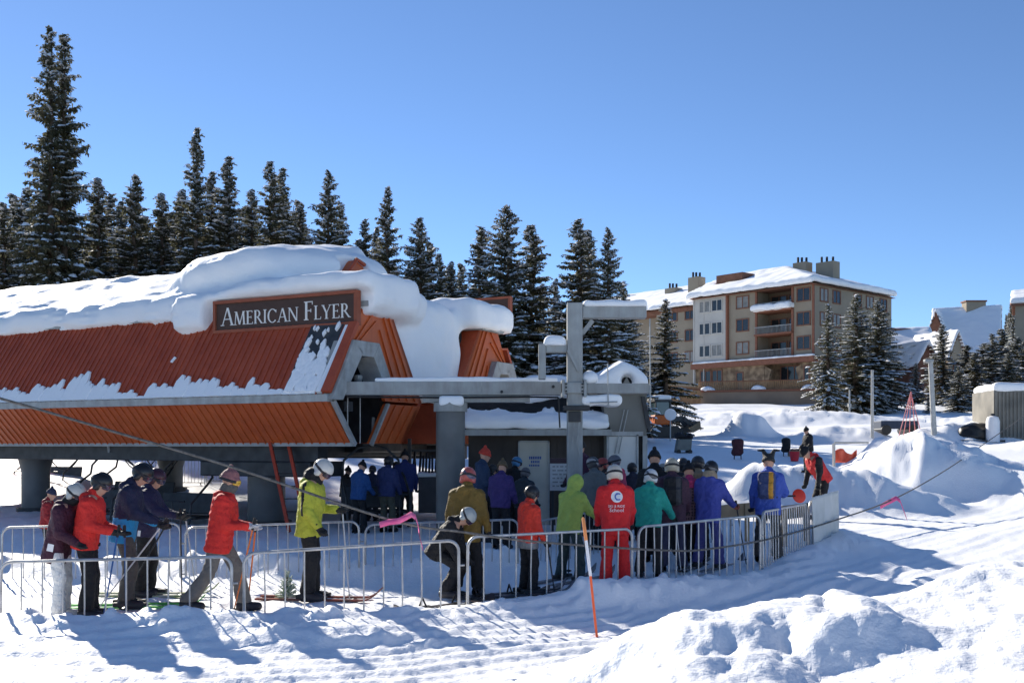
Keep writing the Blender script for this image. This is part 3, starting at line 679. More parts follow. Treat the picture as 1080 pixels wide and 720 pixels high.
# steel work under the hood
m = MB(); m.box((-TL, 1.0, 1.72), (-1.0, 1.35, 2.06)); m.box((-TL, 6.85, 1.72), (-1.0, 7.2, 2.06))
for u in (2.2, 5.2, 9.8, 13.5): m.box((-u - .2, 1.35, 1.8), (-u + .2, 6.85, 2.1))
m.build('girder', DARK, term, bevel=.015)
m = MB(); m.box((-4.2, 1.0, 1.4), (-1.2, 2.2, 1.72)); m.box((-12.5, 3.3, 1.9), (-1.5, 4.9, 3.2)); m.build('machinery_housing', DARK, term, bevel=.03)
POST = mk('grey_steel_column', (.13, .135, .135), .5, .1, var=.2, vscale=1.6, bump=.15, bscale=20)
for u, v, r in ((3.1, 1.9, .41), (10.6, 1.9, .34), (10.6, 6.5, .34)):
    p = tw_(u, v, 0); zb = gz(p.x, p.y) - .3
    m = MB(); m.lathe([(r, zb), (r, 1.4), (r * 1.25, 1.75)], 24, L(u, v, 0)); c = m.build('column', POST, term, True)
    m = MB(); m.lathe([(r * 1.35, zb), (r * 1.35, zb + .38)], 24, L(u, v, 0)); m.build('column_foot', DARK, c, True)
# skylight strip of clear sheeting on the near slope
m = MB(); m.prism([L(.28, .06, 3.08), L(1.1, .06, 3.08), L(1.1, 1.2, 4.86), L(.28, 1.2, 4.86)], (0, -.03, .02)); m.build('skylight', mk('smoked_skylight_sheet', (.045, .047, .05), .35, var=.3), term)
# --- snow on the terminal
def tsnow(P):
    u, v, w = -P[:, 0], P[:, 1], P[:, 2]
    nz = fbm(u * .5, v * .6, 3, 3); n2 = noise3(P, 1.2, 8)
    rf = 6.16 - .437 * np.abs(v - 4.1)
    th = .44 + .07 * nz + .32 * np.exp(-((u - 3.6) / 2.0) ** 2 - ((v - 3.4) / 2.2) ** 2)
    main = smax(np.maximum((w - rf - th) * .9, rf - .12 - w), np.maximum(np.maximum(2.25 + .35 * (6.2 - w) - u, u - TL - .15), np.abs(v - 4.1) - 3.0 - .12 * n2), .28)
    U3 = np.stack([u, v, w], 1); lay = .022 * np.sin((w + .12 * nz + .05 * u) * 6.283 / .17) * sstep(.0, .5, noise3(P, .8, 14) + .35) * (1 - sstep(1.2, 1.7, v))
    g1 = rbox(U3 + np.stack([0*u, 0*u, .10 * np.clip(u - 1.6, 0, 4)], 1), (2.3, 1.86, 5.22), (2.65, 1.02, .38), .24) + .10 * noise3(P, .9, 18) + .05 * n2
    g1b = rbox(U3, (.8, 2.2, 5.06), (1.0, 1.25, .33), .22) + .06 * n2
    g2 = rbox(U3 - np.stack([0*u, 0*u, .05 * np.sin(u * 1.7)], 1), (2.6, 6.35, 5.22), (2.9, 1.1, .36), .26) + .09 * noise3(P, 1.0, 19)
    g2 = np.maximum(g2, 4.9 - w)
    val = rbox(U3, (1.55, 4.3, 4.3), (1.45, 1.3, 1.0), .3) + .14 * nz + .08 * noise3(P, 1.6, 23)
    val2 = rbox(U3, (1.3, 3.7, 3.9), (1.12, 1.3, .85), .3) + .1 * n2
    top = ell(U3 + np.stack([0*u, 0*u, .07 * np.clip(u - 3, 0, 9)], 1), (4.0, 3.4, 6.0), (2.7, 2.1, .74)) + .07 * noise3(P, .9, 21)
    d = smin(main, g1, .3); d = smin(d, g1b, .25); d = smin(d, g2, .2); d = smin(d, smin(val, val2, .3), .3); d = smin(d, top, .3) + lay
    pit = worley(u * .3, v * .75, 17); d = d + .3 * np.clip(.14 - pit, 0, 1) * sstep(5, 7, u)
    hole = rbox(np.stack([u, v, w], 1), (1.1, 2.95, 5.98), (.62, .42, .3), .15); d = smax(d, -hole, .1)
    lim = 1.17 - .34 * sstep(5.08, 5.3, w) - 3 * sstep(3.95, 4.35, u); d = smax(d, lim - v + .02 * n2, .06)
    return d + .05 * noise3(P, 1.7, 31) + .035 * noise3(P, 3.2, 2) + .014 * noise3(P, 8, 6)
sdf_obj('roof_snow', tsnow, (-TL - .6, .1, 2.9), (.7, 8.3, 7.5), .08, SNOWR, term)
m = MB(); m.prism([L(1.5, 2.45, 5.55), L(1.5, 3.5, 5.55), L(1.5, 3.3, 6.1), L(1.5, 3.0, 6.2)], (-1.6, 0, 0)); m.build('ridge_end', ORANGE, term)
m = MB(); m.tube([L(1.46, 2.4, 5.6), L(1.46, 3.0, 6.22), L(1.46, 3.3, 6.14)], .05, 6); m.build('ridge_trim', ORANGE_SHADE, term)
# ragged snow still clinging above the eave
rgs = np.random.default_rng(5); m = MB()
u = .3
while u < 15.2:
    wd = rgs.uniform(.1, .26); big = .55 + .45 * math.sin(u * 2.1) + .35 * math.sin(u * .9 + 1)
    h = max(.03, (.14 + .13 * big) * rgs.uniform(.55, 1.25)) if u > 1.3 else .07
    if 4.75 < u < 5.0 or 11.2 < u < 11.6: h = .04
    s2 = rgs.uniform(.0, .05)
    def sp(uu, s, o): return L(uu, 1.22 * s - o * .84, 3.0 + 1.9 * s + o * .54)
    th = rgs.uniform(.025, .05)
    pts = [(u, 0), (u + wd + .02, 0), (u + wd + .02, h * .72), (u + wd * .7, h), (u + wd * .3, h * .95), (u, h * .7)]
    A0 = [sp(a, b + .02, .015) for a, b in pts]; A1 = [sp(a, b + .02 - (.012 if b > 0 else 0), .015 + th) for a, b in pts]
    n = len(pts); m.add(A0 + A1, [tuple(range(n)), tuple(range(n, 2*n))[::-1]] + [(i, (i+1) % n, n + (i+1) % n, n + i) for i in range(n)])
    u += wd
for k in range(85):     # patches on the skylight
    uu = rgs.uniform(.3, 1.05); s = rgs.uniform(.04, .8) * rgs.uniform(.6, 1); r = rgs.uniform(.03, .12) * (1.2 - s)
    A0 = [sp(min(1.1, max(.26, uu + r * math.cos(t) * rgs.uniform(.6, 1.2))), max(.03, s + r * math.sin(t) * rgs.uniform(.5, 1.1)), .03) for t in np.linspace(0, 6.28, 8)[:-1]]
    A1 = [(a[0], a[1] - .03, a[2] + .03) for a in A0]; c = [(np.mean([a[0] for a in A1]), np.mean([a[1] for a in A1]) - .012, np.mean([a[2] for a in A1]) + .012)]
    m.add(A0 + A1 + c, [(i, (i+1) % 7, 7 + (i+1) % 7, 7 + i) for i in range(7)] + [(7 + i, 7 + (i+1) % 7, 14) for i in range(7)])
m.bar(sp(.16, .03, .04), sp(.1, .75, .04), .2, .07, (0, -.84, .54)); m.bar(sp(4.55, .44, .03), sp(4.5, .5, .03), .06, .03, (0, -.84, .54))
tag(m.build('eave_snow', SNOWR, term), kind='stuff')

# sign on the near slope
sgn = thing('name_sign', 'brown framed name sign reading American Flyer on the orange roof', 'sign', tw_(3.76, 1.0, 4.47), math.atan2(-TU.y, -TU.x))
SB = mk('dark_brown_sign_board', (.075, .042, .032), .6, var=.1); SF_ = mk('rust_red_sign_frame', (.30, .085, .045), .6)
LET = mk('cream_white_lettering', (.78, .76, .72), .5, var=.03)
sw_, sh_ = 3.78, .70
m = MB(); m.box((.06, -.03, .06), (sw_ - .06, .06, sh_ - .06)); m.build('board', SB, sgn)
m = MB(); m.box((0, -.075, 0), (sw_, .08, .068)); m.box((0, -.075, sh_ - .068), (sw_, .08, sh_)); m.box((0, -.075, .069), (.068, .08, sh_ - .069)); m.box((sw_ - .068, -.075, .069), (sw_, .08, sh_ - .069)); m.build('frame', SF_, sgn, bevel=.006)
m = MB(); m.bar((.5, .1, .1), (.5, .5, .1), .06, .06); m.bar((3.3, .1, .1), (3.3, .5, .1), .06, .06); m.build('bracket', DARK, sgn)
LT = MB(); _off = [0.0]
def ST(x0, y0, x1, y1, wd):     # one slanted or upright stroke given by its horizontal width
    return [(x0 - wd/2, y0), (x0 + wd/2, y0), (x1 + wd/2, y1), (x1 - wd/2, y1)]
def SR(x, y, w=.24, h=.045): return [(x - w/2, y), (x + w/2, y), (x + w/2, y + h), (x - w/2, y + h)]
TK, TN = .135, .06
def ring(cx, cy, rx, ry, a0, a1, n=14):
    out = []
    for i in range(n):
        q = []
        for a, k in ((a0 + (a1-a0)*i/n, 1), (a0 + (a1-a0)*(i+1)/n, 1), (a0 + (a1-a0)*(i+1)/n, 0), (a0 + (a1-a0)*i/n, 0)):
            t = (TN + (TK - TN) * abs(math.cos(a))) if k == 0 else 0
            q.append((cx + (rx - t) * math.cos(a), cy + (ry - t * .6 - (.02 if k == 0 else 0)) * math.sin(a)))
        out.append(q)
    return out
GL = {
 'A': (.86, [ST(.1, 0, .43, 1, TN), ST(.76, 0, .45, 1, TK), [(.2, .33), (.64, .33), (.62, .38), (.22, .38)], SR(.1, 0), SR(.76, 0, .28)]),
 'M': (1.06, [ST(.12, 0, .2, 1, TN), ST(.22, 1, .53, .02, TK), ST(.53, .02, .85, 1, TN), ST(.93, 0, .86, 1, TK), SR(.12, 0), SR(.93, 0, .28), SR(.14, .955, .16), SR(.92, .955, .18)]),
 'E': (.66, [ST(.17, 0, .17, 1, TK), [(.2, 0), (.6, 0), (.6, .05), (.2, .05)], [(.2, .95), (.57, .95), (.57, 1), (.2, 1)], [(.2, .49), (.48, .49), (.48, .54), (.2, .54)], ST(.59, 0, .61, .18, .04), ST(.55, .84, .55, 1, .04), ST(.47, .42, .47, .61, .035), SR(.15, 0, .24), SR(.15, .955, .24)]),
 'R': (.8, [ST(.17, 0, .17, 1, TK), [(.2, .95), (.36, .95), (.36, 1), (.2, 1)], [(.2, .47), (.36, .47), (.36, .52), (.2, .52)], ST(.36, .5, .74, 0, TK), SR(.16, 0, .26), SR(.15, .955, .2), SR(.76, 0, .2)] + ring(.34, .735, .26, .265, -1.57, 1.57)),
 'I': (.36, [ST(.18, 0, .18, 1, TK), SR(.18, 0, .28), SR(.18, .955, .28)]),
 'C': (.86, ring(.46, .5, .42, .52, .75, 5.55, 22) + [ST(.77, .72, .78, .93, .045)]),
 'N': (.94, [ST(.15, 0, .15, 1, TN), ST(.16, 1, .78, .0, TK), ST(.79, 0, .79, 1, TN), SR(.15, 0, .24), SR(.12, .955, .18), SR(.79, .955, .24)]),
 'F': (.62, [ST(.17, 0, .17, 1, TK), [(.2, .95), (.56, .95), (.56, 1), (.2, 1)], [(.2, .48), (.47, .48), (.47, .53), (.2, .53)], ST(.55, .82, .55, 1, .04), ST(.46, .41, .46, .6, .035), SR(.17, 0, .28), SR(.15, .955, .24)]),
 'L': (.62, [ST(.17, 0, .17, 1, TK), [(.2, 0), (.58, 0), (.58, .05), (.2, .05)], ST(.57, 0, .59, .2, .04), SR(.15, 0, .24), SR(.17, .955, .28)]),
 'Y': (.82, [ST(.41, .0, .41, .48, TK), ST(.41, .42, .12, 1, TK), ST(.42, .42, .71, 1, TN), SR(.41, 0, .28), SR(.12, .955, .24), SR(.71, .955, .22)]),
}
def write(txt, x, z, h, dx):
    for ch in txt:
        if ch == ' ': x += h * .42; continue
        k = 1.34 if ch.isupper() else 1.0
        wd, strokes = GL[ch.upper()]
        for q in strokes:
            _off[0] = (_off[0] + .0007) % .006
            y = -.034 - _off[0]; LT.prism([(x + a * h * k * dx, y, z + b * h * k) for a, b in q], (0, .02, 0))
        x += (wd * k * dx + .025) * h
    return x
hh = .285
w0 = write('American Flyer', 0, 0, hh, 1.0); LT = MB(); sx = (3.78 - .36) / w0
w1 = write('American Flyer', .2, .16, hh, sx); LT.build('lettering', LET, sgn)

sg2 = thing('name_sign', 'second brown sign seen edge on beyond the snow of the small gable', 'sign', tw_(0, 7.72, 5.2), math.atan2(-TU.y, -TU.x))
m = MB(); m.box((-3.7, -.04, .06), (-.06, .05, .64)); m.build('board', SB, sg2)
m = MB(); m.box((-3.76, -.06, 0), (0, .08, .06)); m.box((-3.76, -.06, .641), (0, .08, .70)); m.box((-3.76, -.06, .061), (-3.701, .08, .64)); m.box((-.059, -.06, .061), (0, .08, .64)); m.build('frame', SF_, sg2)
for x in (-.3, -3.3): m = MB(); m.bar((x, -.05, .3), (x, -.72, -.28), .06, .06); m.bar((x, -.05, .05), (x, -.5, -.55), .06, .06); m.build('bracket', DARK, sg2)
# beam line, mast and column in front
beam = thing('guide_beam', 'long grey steel guide beam reaching from the terminal mouth to the mast', 'beam', (0, 20.45, 0))
m = MB(); m.box((-3.3, -.16, 3.04), (.95, .16, 3.30)); m.build('beam_box', GREY, beam, bevel=.012)
m = MB(); m.box((-1.75, -.1, 2.9), (.35, .12, 3.035)); m.build('lower_rail', GREY, beam, bevel=.01)
m = MB(); m.tube([(-.2, -.17, 3.1), (-.2, -.22, 3.1)], .03, 8); m.tube([(.8, -.17, 3.2), (.8, -.22, 3.2)], .03, 8); m.build('bolt', DARK, beam)
m = MB(); m.tube([(-3.2, -.19, 3.0), (-1.2, -.2, 2.985), (.3, -.2, 3.0), (.9, -.19, 2.99)], .018, 6); m.tube([(.9, -.19, 2.99), (.93, -.19, 2.4)], .016, 6); m.build('conduit', BLACK, beam)
for x in (-2.3, -.6): m = MB(); m.box((x, -.175, 3.05), (x + .018, -.161, 3.29)); m.build('weld_plate', GREYL, beam)
sdf_obj('beam_snow', lambda P: rbox(P, (-.9, .02, 3.33), (1.8, .15, .06), .05) + .035 * noise3(P, 2.5, 3), (-3, -.3, 3.2), (1.1, .3, 3.55), .03, SNOWR, beam)
colm = thing('beam_column', 'thick round grey column under the long guide beam', 'column', at(475, 560, 20.4) * 1)
cz = gz(colm.location.x, 20.4); colm.location = (colm.location.x, 20.45, cz)
m = MB(); m.lathe([(.285, -.3), (.285, 2.62 - cz + .24)], 28); m.build('shaft', POST, colm, True)
m = MB(); m.lathe([(.33, 2.72 - cz), (.33, 2.89 - cz)], 28); m.build('head', GREY, colm, True)
sdf_obj('snow_cap', lambda P: rbox(P, (.03, -.2, 2.92 - cz), (.24, .13, .1), .06), (-.4, -.5, 2.7 - cz), (.5, .1, 3.2 - cz), .03, SNOWR, colm)
mast = thing('lift_mast', 'square grey steel mast with an upper arm to the right and a low gantry', 'mast')
MY = 19.2; mp = at(606, 480, MY); mz = gz(mp.x, MY)
def mx(px): return (px - 540) / F * MY
def mzz(py): return CH - (py - HZ) / F * MY
m = MB(); m.box((mx(598), MY - .14, mz - .3), (mx(614), MY + .14, mzz(320))); m.build('post', GREY, mast, bevel=.012)
m = MB(); m.box((mx(614.3), MY - .13, mzz(336)), (mx(681), MY + .13, mzz(323.5))); m.build('upper_arm', GREY, mast, bevel=.012)
m = MB(); m.bar((mx(614), MY, mzz(352)), (mx(625), MY, mzz(338)), .1, .08); m.build('gusset', GREY, mast); m = MB(); m.bar((mx(598.5), MY - .16, mzz(370)), (mx(610), MY - .16, mzz(392)), .06, .05); m.build('gusset', GREY, mast)
m = MB(); m.box((mx(568), MY - .12, mzz(400)), (mx(575.5), MY + .12, mzz(363))); m.box((mx(575.8), MY - .12, mzz(372)), (mx(597.6), MY + .12, mzz(364))); m.build('gantry', GREY, mast, bevel=.01)
m = MB(); m.box((mx(592), MY - .2, mzz(415)), (mx(617), MY + .2, mzz(403.5))); m.box((mx(592), MY - .22, mzz(419)), (mx(595), MY + .22, mzz(401))); m.box((mx(615), MY - .22, mzz(419)), (mx(618), MY + .22, mzz(401))); m.build('joint', GREY, mast, bevel=.01)
m = MB(); m.box((mx(618.4), MY - .12, mzz(415)), (mx(686), MY + .12, mzz(404.5))); m.build('lower_arm', GREY, mast, bevel=.012)
m = MB(); m.box((mx(594), MY - .25, mzz(433)), (mx(621), MY + .2, mzz(428))); m.box((mx(599), MY-.2, mzz(445)), (mx(612), MY - .142, mzz(434))); m.build('bracket', DARK, mast, bevel=.01)
for zz_ in (405.5, 409, 413):
    for xx_ in (596.5, 613.5): m = MB(); m.tube([(mx(xx_), MY - .235, mzz(zz_)), (mx(xx_), MY - .19, mzz(zz_))], .02, 6); m.build('bolt', DARK, mast)
m = MB()
for px in (640, 684): m.tube([(mx(px), MY - .17, mzz(384 if px == 640 else 337)), (mx(px) + .01, MY - .17, mzz(430))], .012, 5)
m.tube([(mx(621), MY-.2, mzz(425)), (mx(650), MY-.2, mzz(424))], .012, 5); m.tube([(mx(612), MY - .15, mzz(430)), (mx(608), MY - .2, mzz(465)), (mx(611), MY - .2, mzz(480))], .014, 5); m.tube([(mx(606), MY - .15, mzz(430)), (mx(603), MY - .2, mzz(470))], .012, 5)
m.build('cable', GREYL, mast)
sdf_obj('arm_snow', lambda P: smax(rbox(P, (mx(648), MY, mzz(322)), (.58, .16, .08), .07) + .05 * noise3(P, 3, 3), mzz(324) - P[:, 2], .02), (mx(610), MY - .3, mzz(330)), (mx(688), MY + .3, mzz(310)), .028, SNOWR, mast)
sdf_obj('gantry_snow', lambda P: smax(rbox(P, (mx(585), MY, mzz(362)), (.22, .18, .13), .12) + .05 * noise3(P, 3, 5), mzz(365) - P[:, 2], .02), (mx(560), MY - .35, mzz(372)), (mx(604), MY + .35, mzz(345)), .028, SNOWR, mast)
sdf_obj('bracket_snow', lambda P: rbox(P, (mx(634), MY + .1, mzz(422)), (.38, .25, .1), .08) + .05 * noise3(P, 3, 6), (mx(600), MY - .3, mzz(432)), (mx(668), MY + .5, mzz(408)), .03, SNOWR, mast)
sdf_obj('joint_snow', lambda P: ell(P, (mx(622), MY, mzz(398)), (.16, .15, .13)) + .05 * noise3(P, 4, 6), (mx(606), MY - .3, mzz(408)), (mx(640), MY + .3, mzz(385)), .028, SNOWR, mast)

# ------------------------------------------------------------------ ticket shed and grey hut behind the queue
SHED = mk('dark_brown_shed_siding', (.055, .045, .04), .8, c2=(.085, .07, .06), vscale=2)
SHING = mk('black_roof_shingles', (.018, .017, .017), .9, var=.4, vscale=6, bump=.3)
HUT = mk('warm_grey_hut_siding', (.20, .195, .175), .8, var=.08, vscale=2)
DOOR = mk('cream_door_paint', (.46, .44, .38), .6, var=.06)
SH = mk('white_roller_slats', (.62, .62, .6), .5, var=.04)
SY = 22.8
def sx(px, Y=22.8): return (px - 540) / F * Y
def sz(py, Y=22.8): return CH - (py - HZ) / F * Y
shed = thing('dark_shed', 'dark brown lift shed with cream door and ragged snow along its eave', 'shed')
x0, x1 = sx(494), sx(637)
m = MB(); m.box((x0, SY, -.1), (x1, SY + 2.0, sz(455))); m.build('wall', SHED, shed)
m = MB()
for k in range(20): m.box((x0 + .02 + k * (x1 - x0) / 20, SY - .02, 0), (x0 + .05 + k * (x1 - x0) / 20, SY - .001, sz(456)))
m.build('batten', SHED, shed)
ez = sz(455); rz = 3.2
m = MB(); m.prism([(x0 - .1, SY - .45, ez - .06), (x0 - .1, SY - .45, ez + .06), (x0 - .1, SY + 1.3, rz), (x0 - .1, SY + 2.1, ez + .06), (x0 - .1, SY + 2.1, ez - .06)], (x1 - x0 + .2, 0, 0)); m.build('roof', SHING, shed)
m = MB(); m.box((x0 - .12, SY - .52, ez - .09), (x1 + .12, SY - .452, ez + .04)); m.build('gutter', GREY, shed)
sl = (rz - ez - .06) / 1.75
def ssn(P):
    x, y, z = P[:, 0], P[:, 1], P[:, 2]
    rf = ez + .06 + np.minimum((y - SY + .45) * sl, ((SY + 2.1) - y) * sl * 1.75 / .8)
    edge = SY + .08 + .22 * fbm(x * 1.7, x * 0 + .5, 3, 4) + .16 * np.abs(perlin(x * 5, x * 0, 4))
    low = smax(np.maximum(z - rf - .2 - .1 * noise3(P, 2.2, 3), rf - .02 - z), np.maximum(np.maximum(SY - .5 - y, y - edge), np.maximum(x0 - .1 - x, x - x1 - .08)), .1)
    e2 = SY + .95 + .25 * fbm(x * 1.2, x * 0 + 2.5, 6, 3)
    top = smax(np.maximum((z - rf - .5) * .7, rf - .1 - z), np.maximum(np.maximum(e2 - y, y - SY - 2.2), np.maximum(sx(552) - x, x - x1 - .1)), .2)
    return np.minimum(low, top) + .03 * noise3(P, 4, 2)
sdf_obj('roof_snow', ssn, (x0 - .4, SY - .9, ez - .3), (x1 + .4, SY + 2.7, rz + .9), .06, SNOWR, shed)
m = MB(); m.box((sx(548), SY - .05, .1), (sx(578), SY - .021, sz(466))); d = m.build('door', DOOR, shed)
m = MB(); m.box((sx(546.5), SY - .07, .1), (sx(548), SY - .021, sz(464.5))); m.box((sx(578), SY - .07, .1), (sx(579.5), SY - .021, sz(464.5))); m.box((sx(546.5), SY - .07, sz(466) + .002), (sx(579.5), SY - .021, sz(464.5))); m.build('frame', GREYL, d)
m = MB(); m.tube([(sx(551), SY - .1, sz(505)), (sx(553.5), SY - .1, sz(505))], .02, 6); m.build('handle', STEEL, d)
BLUE = mk('blue_notice_print', (.05, .09, .30), .6)
m = MB()
for r_, (y0, y1, a, b) in enumerate(((481, 484, 558, 570), (485.5, 488, 560, 568), (489.5, 491.5, 558, 569))):
    q = a
    while q < b: m.box((sx(q), SY - .054, sz(y1)), (sx(q + 1.3), SY - .051, sz(y0))); q += 1.9
m.build('notice_print', BLUE, d)
hut = thing('ticket_hut', 'warm grey hut with white roller shutter under a peaked snow roof', 'hut')
HY = 22.6
hx = lambda px: sx(px, HY); hz = lambda py: sz(py, HY)
m = MB(); m.box((hx(637.5), HY, -.1), (hx(682), HY + 4.5, hz(414))); m.build('wall', HUT, hut)
m = MB(); m.box((hx(642), HY - .03, hz(512)), (hx(671), HY - .002, hz(460)));
for k in range(17): m.box((hx(642), HY - .05, hz(511 - k * 3)), (hx(671), HY - .031, hz(509.2 - k * 3)))
m.build('roller_shutter', SH, hut)
m = MB(); m.box((hx(639.5), HY - .08, 0), (hx(642), HY - .002, hz(458))); m.box((hx(671), HY - .08, 0), (hx(673), HY - .002, hz(458))); m.box((hx(639.5), HY - .08, hz(460) + .01), (hx(678), HY - .002, hz(455))); m.box((hx(677.5), HY - .06, 0), (hx(682.5), HY - .002, hz(459.5))); m.build('shutter_frame', GREYL, hut)
m = MB(); m.box((hx(673), HY - .03, 0), (hx(677.5), HY - .002, hz(460))); m.build('side_opening', SHING, hut)
m = MB(); m.prism([(hx(676), HY - .06, hz(418)), (hx(680), HY - .06, hz(418)), (hx(687), HY - .06, hz(452)), (hx(685), HY - .06, hz(456)), (hx(681.5), HY - .06, hz(450))], (0, .3, 0)); m.build('side_screen', DARK, hut)
m = MB(); m.box((hx(636), HY - .35, hz(414)), (hx(684), HY + 4.8, hz(408))); m.build('eave_board', GREY, hut)
m = MB(); m.prism([(hx(636), HY - .3, hz(407)), (hx(684), HY - .3, hz(407)), (hx(655), HY - .1, hz(392))], (0, 4.8, 0)); m.build('roof', SHING, hut)
def hsn(P):
    x, y, z = P[:, 0], P[:, 1], P[:, 2]
    xs = [hx(612), hx(622), hx(640), hx(655), hx(668), hx(680), hx(685)]; zs = [hz(405), hz(396), hz(386), hz(376), hz(382), hz(392), hz(408)]
    prof = np.interp(x, xs, zs) - .05 * np.abs(y - HY - 1.6)
    d = smax(np.maximum((z - prof) * .8, hz(409) - z), np.maximum(np.maximum(hx(615) - x, x - hx(684.5)), np.maximum(HY - .42 - y, y - HY - 5)), .16)
    dip = ell(P, (hx(659.5), HY - .42, hz(401.5)), (.13, .3, .12)); d = smax(d, -dip, .06)
    return d + .05 * noise3(P, 2.0, 4)
sdf_obj('roof_snow', hsn, (hx(600), HY - .9, hz(415)), (hx(692), HY + 5.4, hz(366)), .055, SNOWR, hut)
m = MB(); m.prism([(hx(655.5), HY - .3, hz(405.5)), (hx(663), HY - .3, hz(405.5)), (hx(659.5), HY - .3, hz(398))], (0, .05, 0)); m.build('vent_gable', HUT, hut)
m = MB()
for a, b in ((648, 658), (652, 662)): m.tube([(hx(b), HY - .06, hz(432)), (hx(a), HY - .08, hz(478))], .012, 5)
m.build('rope', GREYL, hut)
# ------------------------------------------------------------------ people
def v3(*a): return np.array(a, float)
def skeleton(p):
    a = R(p.get('lean', 6)); up = v3(math.sin(a), 0, math.cos(a)); fw = v3(math.cos(a), 0, -math.sin(a)); sd = v3(0, 1, 0)
    S = {'up': up, 'fw': fw}; O = v3(0, 0, 0); S['hip'] = O
    low = 9
    for k, sg in (('l', 1), ('r', -1)):
        hf, kf = p.get('leg_' + k, (10, 16)); hf, kf = R(hf), R(kf); sp = p.get('spread', .05)
        h = O + v3(0, .092 * sg, -.02); kn = h + .43 * v3(math.sin(hf), sp * sg, -math.cos(hf)); an = kn + .41 * v3(math.sin(hf - kf), sp * .6 * sg, -math.cos(hf - kf))
        S['hip' + k], S['knee' + k], S['ank' + k] = h, kn, an; low = min(low, an[2])
    dz = .135 - low
    for k in S:
        if k not in ('up', 'fw'): S[k] = S[k] + v3(0, 0, dz)
    O = S['hip']
    S['chest'] = O + .32 * up; S['shc'] = O + .49 * up; S['neck'] = O + .55 * up
    hl = a * .7 + R(p.get('nod', 8)); hu = v3(math.sin(hl), 0, math.cos(hl)); S['head'] = S['neck'] + .15 * hu + .02 * fw
    yw = R(p.get('turn', 0)); hf_ = v3(math.cos(hl) * math.cos(yw), math.sin(yw), -math.sin(hl) * math.cos(yw)); hs = np.cross(hu, hf_); hs /= np.linalg.norm(hs); hf_ = np.cross(hs, hu)
    S['HM'] = np.stack([hf_, hs, hu], 1)
    for k, sg in (('l', 1), ('r', -1)):
        pit, ab, el = [R(t) for t in p.get('arm_' + k, (12, 12, 25))]
        sh = S['shc'] + .185 * sg * sd - .01 * fw - .03 * up
        d = -up * math.cos(pit) * math.cos(ab) + fw * math.sin(pit) * math.cos(ab) + sd * sg * math.sin(ab)
        n = fw + up * .35 - sd * sg * .35; n = n - d * (n @ d); n /= np.linalg.norm(n)
        eb = sh + .285 * d; d2 = d * math.cos(el) + n * math.sin(el); wr = eb + .25 * d2
        S['sh' + k], S['el' + k], S['wr' + k], S['hd' + k], S['hn' + k] = sh, eb, wr, d2, n
    return S
def bounds(pts, m):
    P = np.array(pts); return P.min(0) - m, P.max(0) + m
PEOPLE = []
GLM = lambda c: mk('helmet_shell_%03d_%03d_%03d' % tuple(int(v*255) for v in c), c, .35, var=.1, vscale=4, spec=.45)
LENS = mk('mirrored_goggle_lens', (.05, .03, .06), .12, .3, spec=.8)
LENSY = mk('yellow_goggle_lens', (.55, .32, .03), .2, .2, spec=.8)
